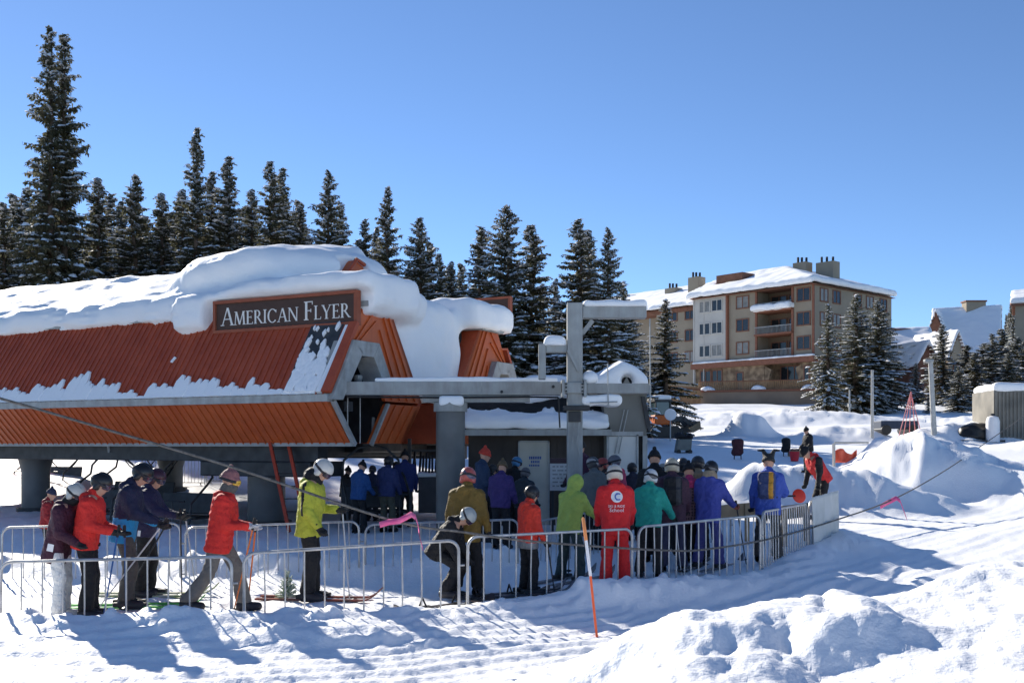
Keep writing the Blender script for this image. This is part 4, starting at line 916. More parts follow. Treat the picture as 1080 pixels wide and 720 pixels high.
def person(label, px, feet, head, face, jc, pc, hat='helmet', hc=(.02, .02, .022), pose={}, goggles=True, glove=(.018, .018, .02), boot=(.03, .03, .035), hood=False, pack=None, pick=None, jm=None, hem=.12, Y=None, puffy=0., mask=None, collar=None, hfix=None, group=None, ext=None, bootcut=.2, res=1., hstripe=None, hoodc=None):
    if Y is None:
        X, Y, z = hit(px, feet)
        for (a0, b0), (a1, b1) in zip(FENCE[:-1], FENCE[1:]):
            k = (px - 540) / F; den = (a1 - a0) - k * (b1 - b0); tt = (k * b0 - a0) / den if abs(den) > 1e-6 else -1
            if 0 <= tt <= 1: Y = max(Y, b0 + tt * (b1 - b0) + .55)
        X = (px - 540) / F * Y; z = gz(X, Y)
    else: X = (px - 540) / F * Y; z = CH - (feet - HZ) / F * Y if feet is not None else gz(X, Y)
    S = skeleton(pose); top = S['head'][2] + .16
    Hm = (z - (CH - (head - HZ) / F * Y)) * -1
    sc = (hfix or Hm / top)
    sc = min(1.13, max(.62, sc))
    ro = thing('person', label, 'person', (X, Y, z - .015), R(face), group, sc)
    h = (.017 if Y < 18 else .022) * res
    HM = S['HM']; hc0 = S['head']
    def hl(P): return (P - hc0) @ HM
    def headsdf(P):
        q = hl(P); d = ell(q, (-.005, 0, .035), (.098, .078, .105)); d = smin(d, ell(q, (.028, 0, -.055), (.062, .056, .062)), .05)
        d = smin(d, cap(q, (.088, 0, .012), (.112, 0, -.022), .009, .015), .015)
        for s in (-1, 1):
            d = smax(d, -ell(q, (.1, .034 * s, .018), (.02, .02, .014)), .012); d = smin(d, ell(q, (-.005, .08 * s, -.005), (.024, .012, .034)), .01)
        return smax(d, -ell(q, (.1, 0, -.062), (.014, .026, .006)), .008)
    def body(P):
        d = headsdf(P); d = smin(d, cap(P, S['neck'] - .03 * S['up'], hc0 - HM[:, 2] * .05, .058), .03)
        for s in (-1, 1): d = smin(d, cap(P, S['hip'] + v3(0, .07 * s, 0), S['shc'] + v3(0, .1 * s, -.02), .10, .10), .06)
        for k in 'lr':
            d = smin(d, cap(P, S['hip'+k], S['knee'+k], .08, .055), .04); d = smin(d, cap(P, S['knee'+k], S['ank'+k], .052, .038), .02)
            d = smin(d, cap(P, S['sh'+k], S['el'+k], .05, .04), .04); d = smin(d, cap(P, S['el'+k], S['wr'+k] + S['hd'+k] * .05, .038, .028), .02)
        return d
    pts = [S[k] for k in ('hip', 'head', 'neck', 'shc') ] + [S[k + s] for k in ('hip', 'knee', 'ank', 'sh', 'el', 'wr') for s in 'lr']
    lo, hi = bounds(pts, .2)
    sdf_obj('body', body, lo, hi, h * 1.05, SKIN if mask is None else SKIN, ro)
    up, fw = S['up'], S['fw']; sd0 = len(PEOPLE) * 3 + 1
    hemp = S['hip'] - up * hem
    def jacket(P):
        d = None
        for s in (-1, 1):
            c = cap(P, S['hip'] + v3(0, .07 * s, 0) - up * (hem + .05) - fw * .005, S['shc'] + v3(0, .095 * s, 0) - up * .06 + fw * .0, .148 + .02 * puffy, .132 + .02 * puffy); d = c if d is None else smin(d, c, .08)
        d = smin(d, ell(P, S['chest'] + fw * .02, (.155, .2, .2)), .06)
        for k in 'lr':
            d = smin(d, cap(P, S['sh'+k], S['el'+k], .088 + .012 * puffy, .073), .06); d = smin(d, cap(P, S['el'+k], S['wr'+k], .07, .056), .025)
        d = smin(d, cap(P, S['neck'] - up * .04, S['neck'] + up * .045, .10, .082), .05)
        if not hood: d = smin(d, cap(P, S['neck'] - fw * .085 + v3(0, .075, 0) - up * .02, S['neck'] - fw * .085 - v3(0, .075, 0) - up * .02, .062), .04)
        else:
            q = hl(P); hd = ell(q, (-.02, 0, .025), (.142, .125, .155)); hd = smin(hd, cap(P, S['neck'] - fw * .04, hc0 - HM[:, 0] * .05, .11, .12), .05)
            hd = smax(hd, -ell(q, (.15, 0, -.01), (.095, .082, .115)), .025); d = smin(d, hd, .04)
        d = d + (.015 + .004 * puffy) * noise3(P * v3(1, 1, .8) + .06 * np.sin(P[:, ::-1] * 9), 7.0, sd0) + .012 * np.abs(noise3(P * v3(.8, .8, 1.3), 13, sd0 + 2)) + .007 * noise3(P, 21, sd0 + 7)
        if puffy: d = d + .009 * puffy * np.cos((P - S['hip']) @ up * 6.283 / .085)
        d = smax(d, (hemp - P) @ up + .01 * noise3(P, 5, sd0), .018)
        return d
    jmats = jm if jm else [cloth(jc)]
    jo = sdf_obj('jacket', jacket, *bounds(pts[:4] + pts[-6:] + [hemp], .24), h, jmats, ro, pick(S) if pick else None)
    def trousers(P):
        d = cap(P, S['hip'] + v3(0, .07, .0), S['hip'] - v3(0, .07, .0), .118)
        for k in 'lr':
            d = smin(d, cap(P, S['hip'+k], S['knee'+k], .104, .086), .05); d = smin(d, cap(P, S['knee'+k], S['ank'+k] - v3(0, 0, .02), .085, .1), .03)
        d = d + .018 * noise3(P * v3(1, 1, .9), 7.5, sd0 + 5) + .014 * np.abs(noise3(P * v3(.7, .7, 1.4), 12, sd0 + 6))
        zc = np.minimum(S['ankl'][2], S['ankr'][2])
        for k in 'lr':
            cut = S['ank'+k] + (S['knee'+k] - S['ank'+k]) * (bootcut - .2); 
            d = np.where(np.linalg.norm(P - cut, axis=1) < .26, smax(d, (cut[2] - .02) - P[:, 2], .015), d)
        return d
    sdf_obj('trousers', trousers, *bounds([S[k + s] for k in ('hip', 'knee', 'ank') for s in 'lr'] + [S['hip']], .2), h, cloth(pc), ro)
    for k in 'lr':
        an = S['ank'+k]; s = 1 if k == 'l' else -1; yaw = .12 * s; fx = v3(math.cos(yaw), math.sin(yaw), 0)
        def bt(P):
            d = cap(P, an - fx * .05 + v3(0, 0, -.07), an + fx * .17 + v3(0, 0, -.078), .066, .056); d = smin(d, cap(P, an + v3(0, 0, -.04), an + (S['knee'+k] - an) * .32, .062, .068), .03)
            return smax(d, (an[2] - .135) - P[:, 2], .01)
        sdf_obj('boot', bt, *bounds([an, an + fx * .17, an + v3(0, 0, .15), an - v3(0, 0, .1)], .1), .018, mk('boot_%03d%03d%03d' % tuple(int(v*255) for v in boot), boot, .45), ro)
        wr, hd, hn = S['wr'+k], S['hd'+k], S['hn'+k]; pd = np.cross(hd, hn) * s; pd /= np.linalg.norm(pd)
        def gl(P):
            pc_ = wr + hd * .075; d = cap(P, wr - hd * .035, wr + hd * .03, .05, .042)
            d = smin(d, smin(cap(P, wr + hd * .04 - hn * .022, wr + hd * .1 - hn * .026, .026), cap(P, wr + hd * .04 + hn * .022, wr + hd * .1 + hn * .026, .026), .02), .02)
            for i_, (o, ln) in enumerate(((-.036, .9), (-.012, 1.08), (.012, 1.0), (.036, .78))):
                b0 = wr + hd * .112 + hn * o; b1 = b0 + (hd * .022 + pd * -.034) * ln; b2 = b1 + (hd * -.02 + pd * -.026) * ln; b3 = b2 + (hd * -.026 + pd * .008) * ln
                f = np.minimum(np.minimum(cap(P, b0, b1, .0155, .0145), cap(P, b1, b2, .0145, .0135)), cap(P, b2, b3, .0135, .012)); d = smin(d, f, .005)
            t0 = wr + hd * .035 + hn * .03; t1 = t0 + hd * .035 + hn * .03 - pd * .018; t2 = t1 + hd * .022 - pd * .034 - hn * .012
            return smin(d, np.minimum(cap(P, t0, t1, .018, .016), cap(P, t1, t2, .016, .014)), .008)
        sdf_obj('glove', gl, *bounds([wr - hd * .04, wr + hd * .12], .095), .0095 if Y < 18 else .013, cloth(glove), ro)
    M4 = Matrix.Identity(4)
    for i_ in range(3):
        for j_ in range(3): M4[i_][j_] = float(HM[i_, j_])
        M4[i_][3] = float(hc0[i_])
    def hpart(name, f, lo, hi, hh, mat, par=ro, pick=None):
        o = sdf_obj(name, f, lo, hi, hh, mat, par, pick); o.matrix_local = M4 if par is ro else Matrix.Identity(4); return o
    if not (hood and hat is None):
        if hat == 'helmet':
            def hm(q):
                d = ell(q, (-.012, 0, .045), (.136, .114, .128)); d = smin(d, cap(q, (-.03, .09, -.06), (-.01, .088, -.01), .03), .03); d = smin(d, cap(q, (-.03, -.09, -.06), (-.01, -.088, -.01), .03), .03)
                d = smax(d, -rbox(q, (.16, 0, -.1), (.14, .2, .145), .04), .012); d = smax(d, -.075 - q[:, 2] - .2 * q[:, 0], .02)
                for s in (-.04, .0, .04): d = smax(d, -(np.maximum(np.abs(q[:, 1] - s) - .006, np.maximum(np.abs(q[:, 0] + .01) - .05, .12 - q[:, 2]))), .006)
                return d
            ho = hpart('helmet', hm, v3(-.2, -.17, -.16), v3(.2, .17, .23), .012 if Y < 18 else .016, [GLM(hc)] + ([GLM(hstripe)] if hstripe else []), pick=(lambda C: (np.abs(C[:, 2] - .05 - .25 * np.sin(C[:, 1] * 22) * .2) < .024).astype(int)) if hstripe else None)
        elif hat in ('beanie', 'jester', 'cap'):
            def bn(q):
                d = ell(q, (-.012, 0, .05), (.118, .1, .13)); d = smax(d, -(q[:, 2] - .035 + .12 * (q[:, 0])), .015); d = smin(d, smax(np.abs(ell(q, (-.01, 0, .04), (.118, .1, .12))) - .012, np.abs(q[:, 2] - .05 + .12 * q[:, 0]) - .028, .01), .01)
                if hat == 'beanie': d = smin(d, ell(q, (-.03, 0, .195), (.035, .035, .035)), .02)
                if hat == 'cap': d = smin(d, rbox(q, (.13, 0, .045), (.06, .07, .01), .008), .02)
                if hat == 'jester':
                    for s in (-1, 1): d = smin(d, np.minimum(cap(q, (-.01, .05*s, .13), (0, .09*s, .23), .05, .028), cap(q, (0, .09*s, .23), (.0, .18*s, .23), .028, .016)), .02)
                return d + .004 * noise3(q, 30, 3)
            ho = hpart({'beanie': 'beanie', 'jester': 'jester_hat', 'cap': 'cap'}[hat], bn, v3(-.2, -.24, -.1), v3(.24, .24, .3), .012 if Y < 18 else .016, [cloth(hc)] + ([cloth(hstripe)] if hstripe else []), pick=(lambda C: (np.sin(C[:, 2] * 60 + C[:, 1] * 12) > .2).astype(int)) if hstripe else None)
        if goggles:
            def gg(q): return smax(smax(ell(q, (-.002, 0, .018), (.132, .102, .12)), np.abs(q[:, 2] - .02) - .04, .012), .045 - q[:, 0], .012)
            go = hpart('goggles', gg, v3(0, -.15, -.06), v3(.17, .15, .1), .012, LENSY if goggles == 'y' else LENS)
            def sp_(q): return smax(smax(ell(q, (-.012, 0, .04), (.1415, .1195, .13)), np.abs(q[:, 2] - .03 - .1 * q[:, 0] * -1) - .019, .006), q[:, 0] - .09, .01)
            s_o = sdf_obj('strap', sp_, v3(-.2, -.17, -.05), v3(.16, .17, .11), .011, cloth((.03, .03, .035)), go)
    if mask is not None:
        def mkf(q): return smax(smin(ell(q, (.022, 0, -.052), (.085, .078, .075)), cap(q, (-.02, 0, -.06), (-.03, 0, -.15), .085, .095), .04), q[:, 2] + .012, .012)
        hpart('face_mask', mkf, v3(-.16, -.14, -.27), v3(.16, .14, .05), .013, cloth(mask))
    if hat == 'helmet' and not hood and mask is None and collar is not None:
        def cl(P): return np.maximum(np.abs(cap(P, S['neck'] - up * .0, S['neck'] + up * .05, .105, .1)) - .025, -(P - S['neck']) @ up - .06) + .012 * noise3(P, 24, 4)
        sdf_obj('collar', cl, S['neck'] - .2, S['neck'] + .2, .016, cloth(collar), ro)
    if pack:
        pcx = S['chest'] - fw * .24 + up * .0
        BM = np.stack([fw, v3(0, 1, 0), up], 1)
        def pk(P):
            q = (P - pcx) @ BM; d = rbox(q, (0, 0, 0), (.1, .145, .23), .07); d = smin(d, rbox(q, (-.1, 0, -.07), (.04, .11, .11), .035), .02)
            return d + .008 * noise3(P, 14, 9)
        o = sdf_obj('backpack', pk, pcx - .36, pcx + .36, .017, [cloth(pack[0]), cloth(pack[1])], ro, lambda C: (np.abs((C - pcx)[:, 1] + .085) < .035).astype(int))
        m = MB()
        for s in (-.1, .1):
            pts_ = [S['shc'] - fw * .17 + v3(0, s, 0) + up * -.04, S['shc'] + v3(0, s, 0) + up * .075, S['shc'] + fw * .15 + v3(0, s, 0) - up * .06, S['chest'] + fw * .185 + v3(0, s, 0) - up * .02, S['chest'] + fw * .1 + v3(0, s * 1.9, 0) - up * .16, S['chest'] - fw * .12 + v3(0, s * 1.6, 0) - up * .2]
            m.tube(pts_, .014, 6)
        m.build('strap', cloth(pack[0]), o)
    info = dict(root=ro, S=S, sc=sc, jacket=jacket, X=X, Y=Y, z=z, jo=jo)
    if ext: ext(info)
    PEOPLE.append(info); return info
def wp(info, p):
    r = R(0); a = info['root'].rotation_euler[2]; s = info['sc']; p = np.asarray(p) * s
    return Vector((info['root'].location.x + p[0]*math.cos(a) - p[1]*math.sin(a), info['root'].location.y + p[0]*math.sin(a) + p[1]*math.cos(a), info['root'].location.z + p[2]))
def pole(info, k, label, c, dx, dy, grip=(.02, .02, .02), tip=None):
    S = info['S']; h = wp(info, S['wr'+k] + S['hd'+k] * .085 - np.cross(S['hd'+k], S['hn'+k]) * (1 if k == 'l' else -1) * .028)
    e = Vector((h.x + dx, h.y + dy, 0)); e.z = gz(e.x, e.y) + .0
    if tip is not None: e.z = tip
    d = (e - h).normalized(); t = thing('ski_pole', label, 'ski pole', h); q = e - h
    m = MB(); m.tube([-d * .02, q * .5, q], [.011, .010, .007], 8); m.build('shaft', mk('pole_%03d%03d%03d' % tuple(int(v*255) for v in c), c, .35, .2), t, True)
    m = MB(); m.tube([-d * .10, -d * .08, d * .05], [.016, .02, .016], 8); m.build('grip', mk('pole_grip', grip, .6), t, True)
    b = q - d * .07; m = MB(); m.tube([b - d * .012, b + d * .004], [.012, .045], 12); m.build('basket', BLACK, t, True)
    return t
def skis(info, labels, c1, c2=(.8, .8, .8), L_=1.65, wide=.075):
    for k, lab in zip('lr', labels):
        S = info['S']; an = S['ank'+k]; p = wp(info, v3(an[0] + .05, an[1], 0)); yaw = info['root'].rotation_euler[2]
        zz = max(gz(p.x, p.y), info['root'].location.z) + .012
        t = thing('ski', lab, 'ski', (p.x, p.y, zz), yaw)
        V = []; Fq = []; n = 26
        for i_ in range(n):
            u = -.45 + i_ / (n - 1); x = u * L_; wd = wide * (.5 + .16 * (abs(u - .05) * 2) ** 2); 
            if u > .45: wd *= math.sqrt(max(.02, 1 - ((u - .45) / .1) ** 2))
            zt = .012 + (max(0, u - .40) / .15) ** 2 * .14 + (max(0, -u - .4) / .1) ** 2 * .012
            V += [(x, -wd, zt - .01), (x, wd, zt - .01), (x, wd, zt + .012), (x, -wd, zt + .012)]
        for i_ in range(n - 1):
            for a in range(4): Fq.append((i_*4+a, i_*4+(a+1) % 4, i_*4+4+(a+1) % 4, i_*4+4+a))
        Fq += [(3, 2, 1, 0), (n*4-4, n*4-3, n*4-2, n*4-1)]
        link('board', me_from('board', V, Fq, mk('ski_top_%03d%03d%03d' % tuple(int(v*255) for v in c1), c1, .35, c2=c2, vscale=5), False), t)
        m = MB(); m.box((.1, -.045, .026), (.2, .045, .07)); m.build('binding', DARK, t, bevel=.008); m = MB(); m.box((-.2, -.045, .026), (-.1, .045, .075)); m.build('binding', DARK, t, bevel=.008)

NAVY = (.018, .022, .055); RED = (.62, .028, .022); PLUM = (.055, .016, .032); BLK = (.013, .013, .015); LIME = (.42, .43, .045); GREYP = (.16, .145, .13)
lookd = dict(lean=12, nod=26)
# rear: waiting and loading people first
A_HOLD = dict(arm_l=(28, 8, 65), arm_r=(28, 8, 65))
def two(cut, a=1, b=0):
    return lambda S: (lambda C: np.where((C - S['hip']) @ S['up'] < cut, a, b))
P1 = person('person in maroon jacket and white trousers with grey helmet, first on the left', 62, 651, 508, -8, PLUM, (.72, .72, .7), 'helmet', (.42, .42, .40), dict(lean=14, nod=24, arm_l=(20, 6, 55), arm_r=(24, 8, 50), leg_l=(4, 10), leg_r=(12, 14)), hem=.24,
   ext=lambda i: None, mask=BLK, boot=(.6, .6, .6))
P2 = person('person in bright red jacket, black trousers and black helmet next to the maroon jacket', 91, 651, 497, 5, RED, BLK, 'helmet', BLK, dict(lean=9, nod=22, arm_l=(18, 10, 62), arm_r=(20, 10, 66), leg_l=(6, 10), leg_r=(10, 16)))
P3 = person('person in navy jacket with bright blue lower half and dark grey trousers', 131, 641, 487, 8, NAVY, (.075, .068, .062), 'helmet', BLK, dict(lean=10, nod=30, arm_l=(30, 8, 40), arm_r=(34, 8, 44), leg_l=(6, 14), leg_r=(14, 22)), jm=[cloth(NAVY), cloth((.02, .24, .50))], pick=two(.14), hem=.16, mask=None)
P4 = person('person in dark indigo jacket with both gloves raised forward on ski poles', 153, 629, 493, 0, (.025, .022, .06), BLK, 'helmet', (.05, .015, .025), dict(lean=7, nod=22, arm_l=(38, 8, 48), arm_r=(48, 6, 40), leg_l=(8, 16), leg_r=(2, 12)), glove=(.03, .03, .03))
P5 = person('person in red hooded jacket and grey trousers striding right with goggles on a pink cap', 232, 645, 494, 4, RED, GREYP, 'beanie', (.28, .12, .12), dict(lean=8, nod=6, arm_l=(16, 8, 72), arm_r=(20, 8, 76), leg_l=(26, 14), leg_r=(-16, 22)), goggles='y', glove=(.42, .42, .44), mask=(.10, .095, .09), hem=.18, puffy=.4)
def stripe(S):
    def f(C):
        q = (C - S['elr']); d = np.abs(cap(C, S['shr'], S['elr'], 0.001)); side = C[:, 1] < S['shr'][1] - .035
        return (side & (np.abs((C - S['shr']) @ S['fw'] + .02) < .022) & ((C - S['hip']) @ S['up'] > .1)).astype(int)
    return f
P6 = person('person in lime yellow jacket with black sleeve stripe and off white helmet looking down', 326, 633, 483, -6, LIME, BLK, 'helmet', (.52, .51, .48), dict(lean=5, nod=38, arm_l=(14, 8, 80), arm_r=(8, 10, 34), leg_l=(4, 8), leg_r=(8, 14)), jm=[cloth(LIME), cloth(BLK)], pick=stripe, hem=.17, collar=BLK, goggles=True)
P8 = person('person in mustard brown jacket seen from behind beside the round column', 492, None, 492, 78, (.16, .10, .022), BLK, 'helmet', (.35, .08, .07), dict(lean=4, nod=12, arm_l=(6, 14, 18), arm_r=(6, 14, 18), leg_l=(5, 12), leg_r=(8, 16), spread=.1), hem=.22, hstripe=(.08, .08, .14), Y=14.1)
P7 = person('person in black with silver helmet bowed forward over a snowboard', 461, 631, 533, -14, BLK, BLK, 'helmet', (.36, .38, .37), dict(lean=36, nod=34, arm_l=(45, 6, 20), arm_r=(40, 8, 25), leg_l=(58, 84), leg_r=(64, 92), spread=.16), hfix=.86)
P9 = person('child in red jacket with grey hem, black helmet and black trousers', 557, 627, 511, 32, (.66, .045, .025), BLK, 'helmet', BLK, dict(lean=3, nod=10, arm_l=(8, 12, 22), arm_r=(8, 12, 22), leg_l=(4, 8), leg_r=(6, 12)), jm=[cloth((.66, .045, .025)), cloth((.22, .22, .22))], pick=two(-.09), hem=.2)
P10 = person('person in lime green hooded jacket leaning on poles beside the orange marker stake', 600, 613, 500, 52, (.36, .47, .10), (.03, .055, .06), None, BLK, dict(lean=15, nod=16, arm_l=(26, 10, 30), arm_r=(48, 12, 34), leg_l=(10, 18), leg_r=(14, 22), spread=.14), hood=True, goggles=False, hem=.16)
P11 = person('ski instructor in full red suit with white round emblem on the back', 649, 622, 489, 92, (.64, .022, .024), (.60, .02, .022), 'helmet', (.52, .47, .40), dict(lean=3, nod=12, arm_l=(14, 10, 30), arm_r=(14, 12, 30), leg_l=(4, 8), leg_r=(4, 8), spread=.07), hem=.17, goggles=True)
P12 = person('person in teal jacket and white helmet seen from behind right of the instructor', 684, 610, 494, 66, (.02, .30, .235), BLK, 'helmet', (.58, .58, .58), dict(lean=8, nod=12, arm_l=(14, 10, 35), arm_r=(34, 18, 22), leg_l=(8, 14), leg_r=(10, 18), spread=.1), hstripe=(.1, .1, .11))
P14 = person('person in black beanie just behind the plum jacket with black backpack', 690, None, 474, 80, BLK, BLK, 'beanie', BLK, dict(nod=6), goggles=False, Y=17.2)
P13 = person('person in plum jacket with black backpack and tan helmet', 709, 603, 482, 84, (.06, .028, .045), (.03, .034, .075), 'helmet', (.40, .36, .28), dict(lean=5, nod=6, arm_l=(12, 10, 30), arm_r=(14, 12, 40), spread=.1), pack=(BLK, (.05, .05, .055)), hem=.2)
def plaid(S):
    def f(C):
        z = (C - S['hip']) @ S['up']; a = np.sin(z * 120) > .5; b = np.sin(C[:, 1] * 120 + C[:, 0] * 60) > .5
        return np.where(z > .42, 2, np.where(a | b, 1, 0))
    return f
P15 = person('person in dark plaid jacket with pink shoulders and black beanie', 728, 598, 488, 95, PLUM, BLK, 'beanie', BLK, dict(nod=8, arm_l=(12, 8, 50), arm_r=(12, 8, 50)), jm=[cloth((.05, .025, .035)), cloth((.16, .09, .10)), cloth((.40, .04, .13))], pick=plaid, goggles=False, hem=.22)
P16 = person('person in violet blue jacket with tan fur collar and black helmet leaning on a pole', 747, 600, 485, 55, (.06, .075, .33), (.05, .055, .20), 'helmet', BLK, dict(lean=7, nod=10, arm_l=(12, 10, 40), arm_r=(40, 16, 28), leg_l=(8, 16), leg_r=(4, 10), spread=.16), hem=.2, collar=(.36, .27, .18), hstripe=(.12, .12, .13), glove=(.32, .10, .06))
P16b = person('person in tan coat and dark helmet half hidden behind the violet blue jacket', 735, None, 480, 70, (.24, .18, .12), BLK, 'helmet', (.03, .03, .035), dict(nod=6), Y=16.9)
P17 = person('person in blue jacket with blue and orange backpack and jester hat', 810, 592, 478, 70, (.05, .095, .40), (.035, .034, .036), 'jester', (.03, .028, .03), dict(lean=4, nod=4, arm_l=(8, 14, 26), arm_r=(24, 16, 62), leg_l=(6, 12), leg_r=(2, 10), spread=.1), pack=((.045, .06, .14), (.5, .24, .03)), goggles=False, hem=.18)
P18 = person('worker in red jacket with black sleeves bending over beside the white banner', 868, 548, 462, 196, (.55, .03, .03), BLK, 'beanie', BLK, dict(lean=34, nod=26, arm_l=(30, 6, 12), arm_r=(34, 6, 14), leg_l=(8, 12), leg_r=(14, 16)), jm=[cloth((.55, .03, .03)), cloth(BLK)], pick=lambda S: (lambda C: ((np.minimum(cap(C, S['shl'] + v3(0, .06, 0), S['ell'], .09, .09), np.minimum(cap(C, S['ell'], S['wrl'], .09, .09), np.minimum(cap(C, S['shr'] - v3(0, .06, 0), S['elr'], .09, .09), cap(C, S['elr'], S['wrr'], .09, .09)))) < 0).astype(int))), goggles=False, hfix=1.0)
# between the rear barrier and the shed
P19 = person('person in dark blue jacket with red knitted hat before the shed', 506, None, 472, 10, (.025, .045, .09), BLK, 'beanie', (.50, .05, .03), dict(nod=6, arm_l=(20, 8, 60), arm_r=(20, 8, 60)), Y=19.6, goggles=False)
P20 = person('person in purple jacket with brown hat standing before the shed', 528, None, 485, 70, (.05, .03, .13), BLK, 'beanie', (.13, .09, .05), dict(nod=10, arm_l=(12, 12, 40), arm_r=(12, 12, 40)), Y=18.6, goggles=False)
P21 = person('person in black jacket with blue helmet next to the cream door', 541, None, 481, 40, BLK, BLK, 'helmet', (.04, .16, .32), dict(nod=12), Y=20.5)
P22 = person('tall person with black cap and maroon scarf beside the white notice board', 614, None, 464, 235, (.05, .018, .045), BLK, 'cap', BLK, dict(nod=-2, arm_l=(12, 8, 30), arm_r=(16, 8, 50)), Y=20.6, goggles=False, collar=(.30, .02, .03))
P23 = person('person in grey jacket with black helmet left of the red helmet', 628, None, 481, 120, (.13, .14, .14), BLK, 'helmet', (.05, .05, .055), dict(nod=8), Y=18.4, hstripe=(.3, .3, .3))
P24 = person('person with rust red helmet and dark clothes behind the instructor', 640, None, 482, 200, (.04, .035, .035), BLK, 'helmet', (.33, .05, .04), dict(nod=4), Y=19.2)
P25 = person('person in pink jacket with slate helmet before the roller shutter', 653, None, 479, 150, (.52, .04, .11), BLK, 'helmet', (.12, .12, .14), dict(nod=6), Y=18.8)
P26 = person('lift attendant in bright blue jacket under the terminal', 378, None, 486, 60, (.015, .065, .20), BLK, 'beanie', BLK, dict(lean=8, nod=16, arm_l=(24, 10, 40), arm_r=(24, 10, 40)), Y=21.0, goggles=False)
P27 = person('person in navy jacket and olive trousers loading under the terminal', 408, None, 480, 70, (.025, .035, .11), (.07, .07, .05), 'helmet', BLK, dict(lean=6, nod=8), Y=21.3)
P28 = person('person in dark blue jacket with black hat right of the loading skiers', 427, None, 475, 95, (.02, .03, .12), BLK, 'beanie', BLK, dict(nod=8, arm_l=(12, 12, 26), arm_r=(12, 12, 26)), Y=22.3, goggles=False)
P29 = person('person in dark red jacket mostly hidden behind the maroon jacket at left', 49, None, 514, 10, (.25, .02, .025), BLK, 'beanie', (.03, .035, .07), dict(nod=10), Y=17.0, goggles=False)
P31 = person('far person in dark clothes standing on the snow beyond the bending worker', 853, 498, 458, 200, BLK, BLK, 'beanie', BLK, dict(nod=10, arm_l=(14, 10, 40), arm_r=(14, 10, 40)), goggles=False, res=1.3)
for k, (px, hd, Y_, jc_, hat_, hc_, fc_, lab) in enumerate((
 (516, 489, 21.2, (.03, .03, .035), 'helmet', (.02, .02, .02), 30, 'person in charcoal jacket and black helmet between the red hat and the purple jacket'),
 (552, 492, 19.3, (.03, .04, .05), 'helmet', (.10, .10, .11), 60, 'person in slate jacket and grey helmet just before the cream door'),
 (621, 488, 21.6, (.09, .03, .04), 'beanie', (.05, .05, .06), 120, 'person in wine red jacket squeezed behind the grey jacket'),
 (668, 487, 19.8, (.03, .03, .05), 'helmet', (.03, .03, .03), 100, 'person in midnight jacket and black helmet between the pink jacket and teal jacket'),
 (699, 488, 18.6, (.04, .035, .03), 'helmet', (.25, .24, .22), 80, 'person in dark brown jacket and pale helmet peeking over the teal jacket'),
 (720, 482, 17.8, (.025, .025, .03), 'helmet', (.03, .03, .035), 80, 'person in black jacket and black helmet behind the plaid jacket'),
 (392, 490, 23.6, (.03, .04, .09), 'helmet', (.08, .08, .09), 80, 'person in dim blue jacket farther back under the terminal'),
 (417, 486, 23.9, (.05, .05, .055), 'helmet', (.02, .02, .02), 80, 'person in dull grey jacket farther back under the terminal'),
 (364, 492, 23.2, (.03, .03, .035), 'beanie', (.03, .03, .03), 40, 'person in black jacket left of the bright blue attendant'))):
    person(lab, px, None, hd, fc_, jc_, BLK, hat_, hc_, dict(nod=8, arm_l=(14, 10, 40), arm_r=(14, 10, 40), leg_l=(6, 12), leg_r=(8, 14)), goggles=hat_ == 'helmet', Y=Y_, res=1.15)
# emblem and words on the instructor's back, draped on the jacket
def drape(info, name, polys, mat, cx, cz, k=1.0, off=.006):
    S = info['S']; V = []; Fq = []
    for q in polys:
        n0 = len(V)
        for (x, y) in q: V.append((x, y))
        Fq.append(tuple(range(n0, n0 + len(q))))
    base = np.array([S['chest'] - S['fw'] * .45 + v3(0, -(cx + x * k), 0) + S['up'] * (cz + y * k) for x, y in V]); t = np.zeros(len(V))
    for it in range(40): t = t + np.maximum(info['jacket'](base + t[:, None] * S['fw']) - off, 0) * .9
    return link(name, me_from(name, base + t[:, None] * S['fw'], Fq, mat), info['jo'])
def ringp(r0, r1, a0, a1, n=20, cx=0, cy=0):
    return [[(cx + r * math.cos(a), cy + r * math.sin(a)) for r, a in ((r0, b0), (r1, b0), (r1, b1), (r0, b1))] for b0, b1 in ((a0 + (a1-a0)*i/n, a0 + (a1-a0)*(i+1)/n) for i in range(n))]
WHT = mk('white_print', (.75, .75, .76), .6, var=.04); PBL = mk('blue_print', (.10, .16, .45), .6)
disc = [ [(r0*math.cos(a), r0*math.sin(a)), (r1*math.cos(a), r1*math.sin(a)), (r1*math.cos(b), r1*math.sin(b)), (r0*math.cos(b), r0*math.sin(b))] for r0, r1 in ((.0005, .03), (.03, .06), (.06, .085)) for a, b in ((i*.2618, (i+1)*.2618) for i in range(24))]
drape(P11, 'emblem', disc, WHT, .005, .07)
drape(P11, 'emblem_mark', ringp(.035, .055, .9, 5.4, 18, .02, 0) + [[(-.012, -.055), (.004, -.055), (.012, .055), (-.004, .055)]], PBL, .005, .07, off=.010)
def textpolys(txt, h):
    c = bpy.data.curves.new('text', 'FONT'); c.body = txt; c.size = h; c.align_x = 'CENTER'; c.resolution_u = 2
    o = bpy.data.objects.new('text', c); col.objects.link(o); bpy.context.view_layer.update()
    me = bpy.data.meshes.new_from_object(o.evaluated_get(bpy.context.evaluated_depsgraph_get())); bpy.data.objects.remove(o)
    out = [[(me.vertices[i].co.x, me.vertices[i].co.y) for i in p.vertices] for p in me.polygons]; bpy.data.meshes.remove(me); return out
drape(P11, 'wording', textpolys('SKI & RIDE', .052), WHT, .0, -.085, off=.009)
drape(P11, 'wording', textpolys('School', .078), WHT, .0, -.15, off=.009)
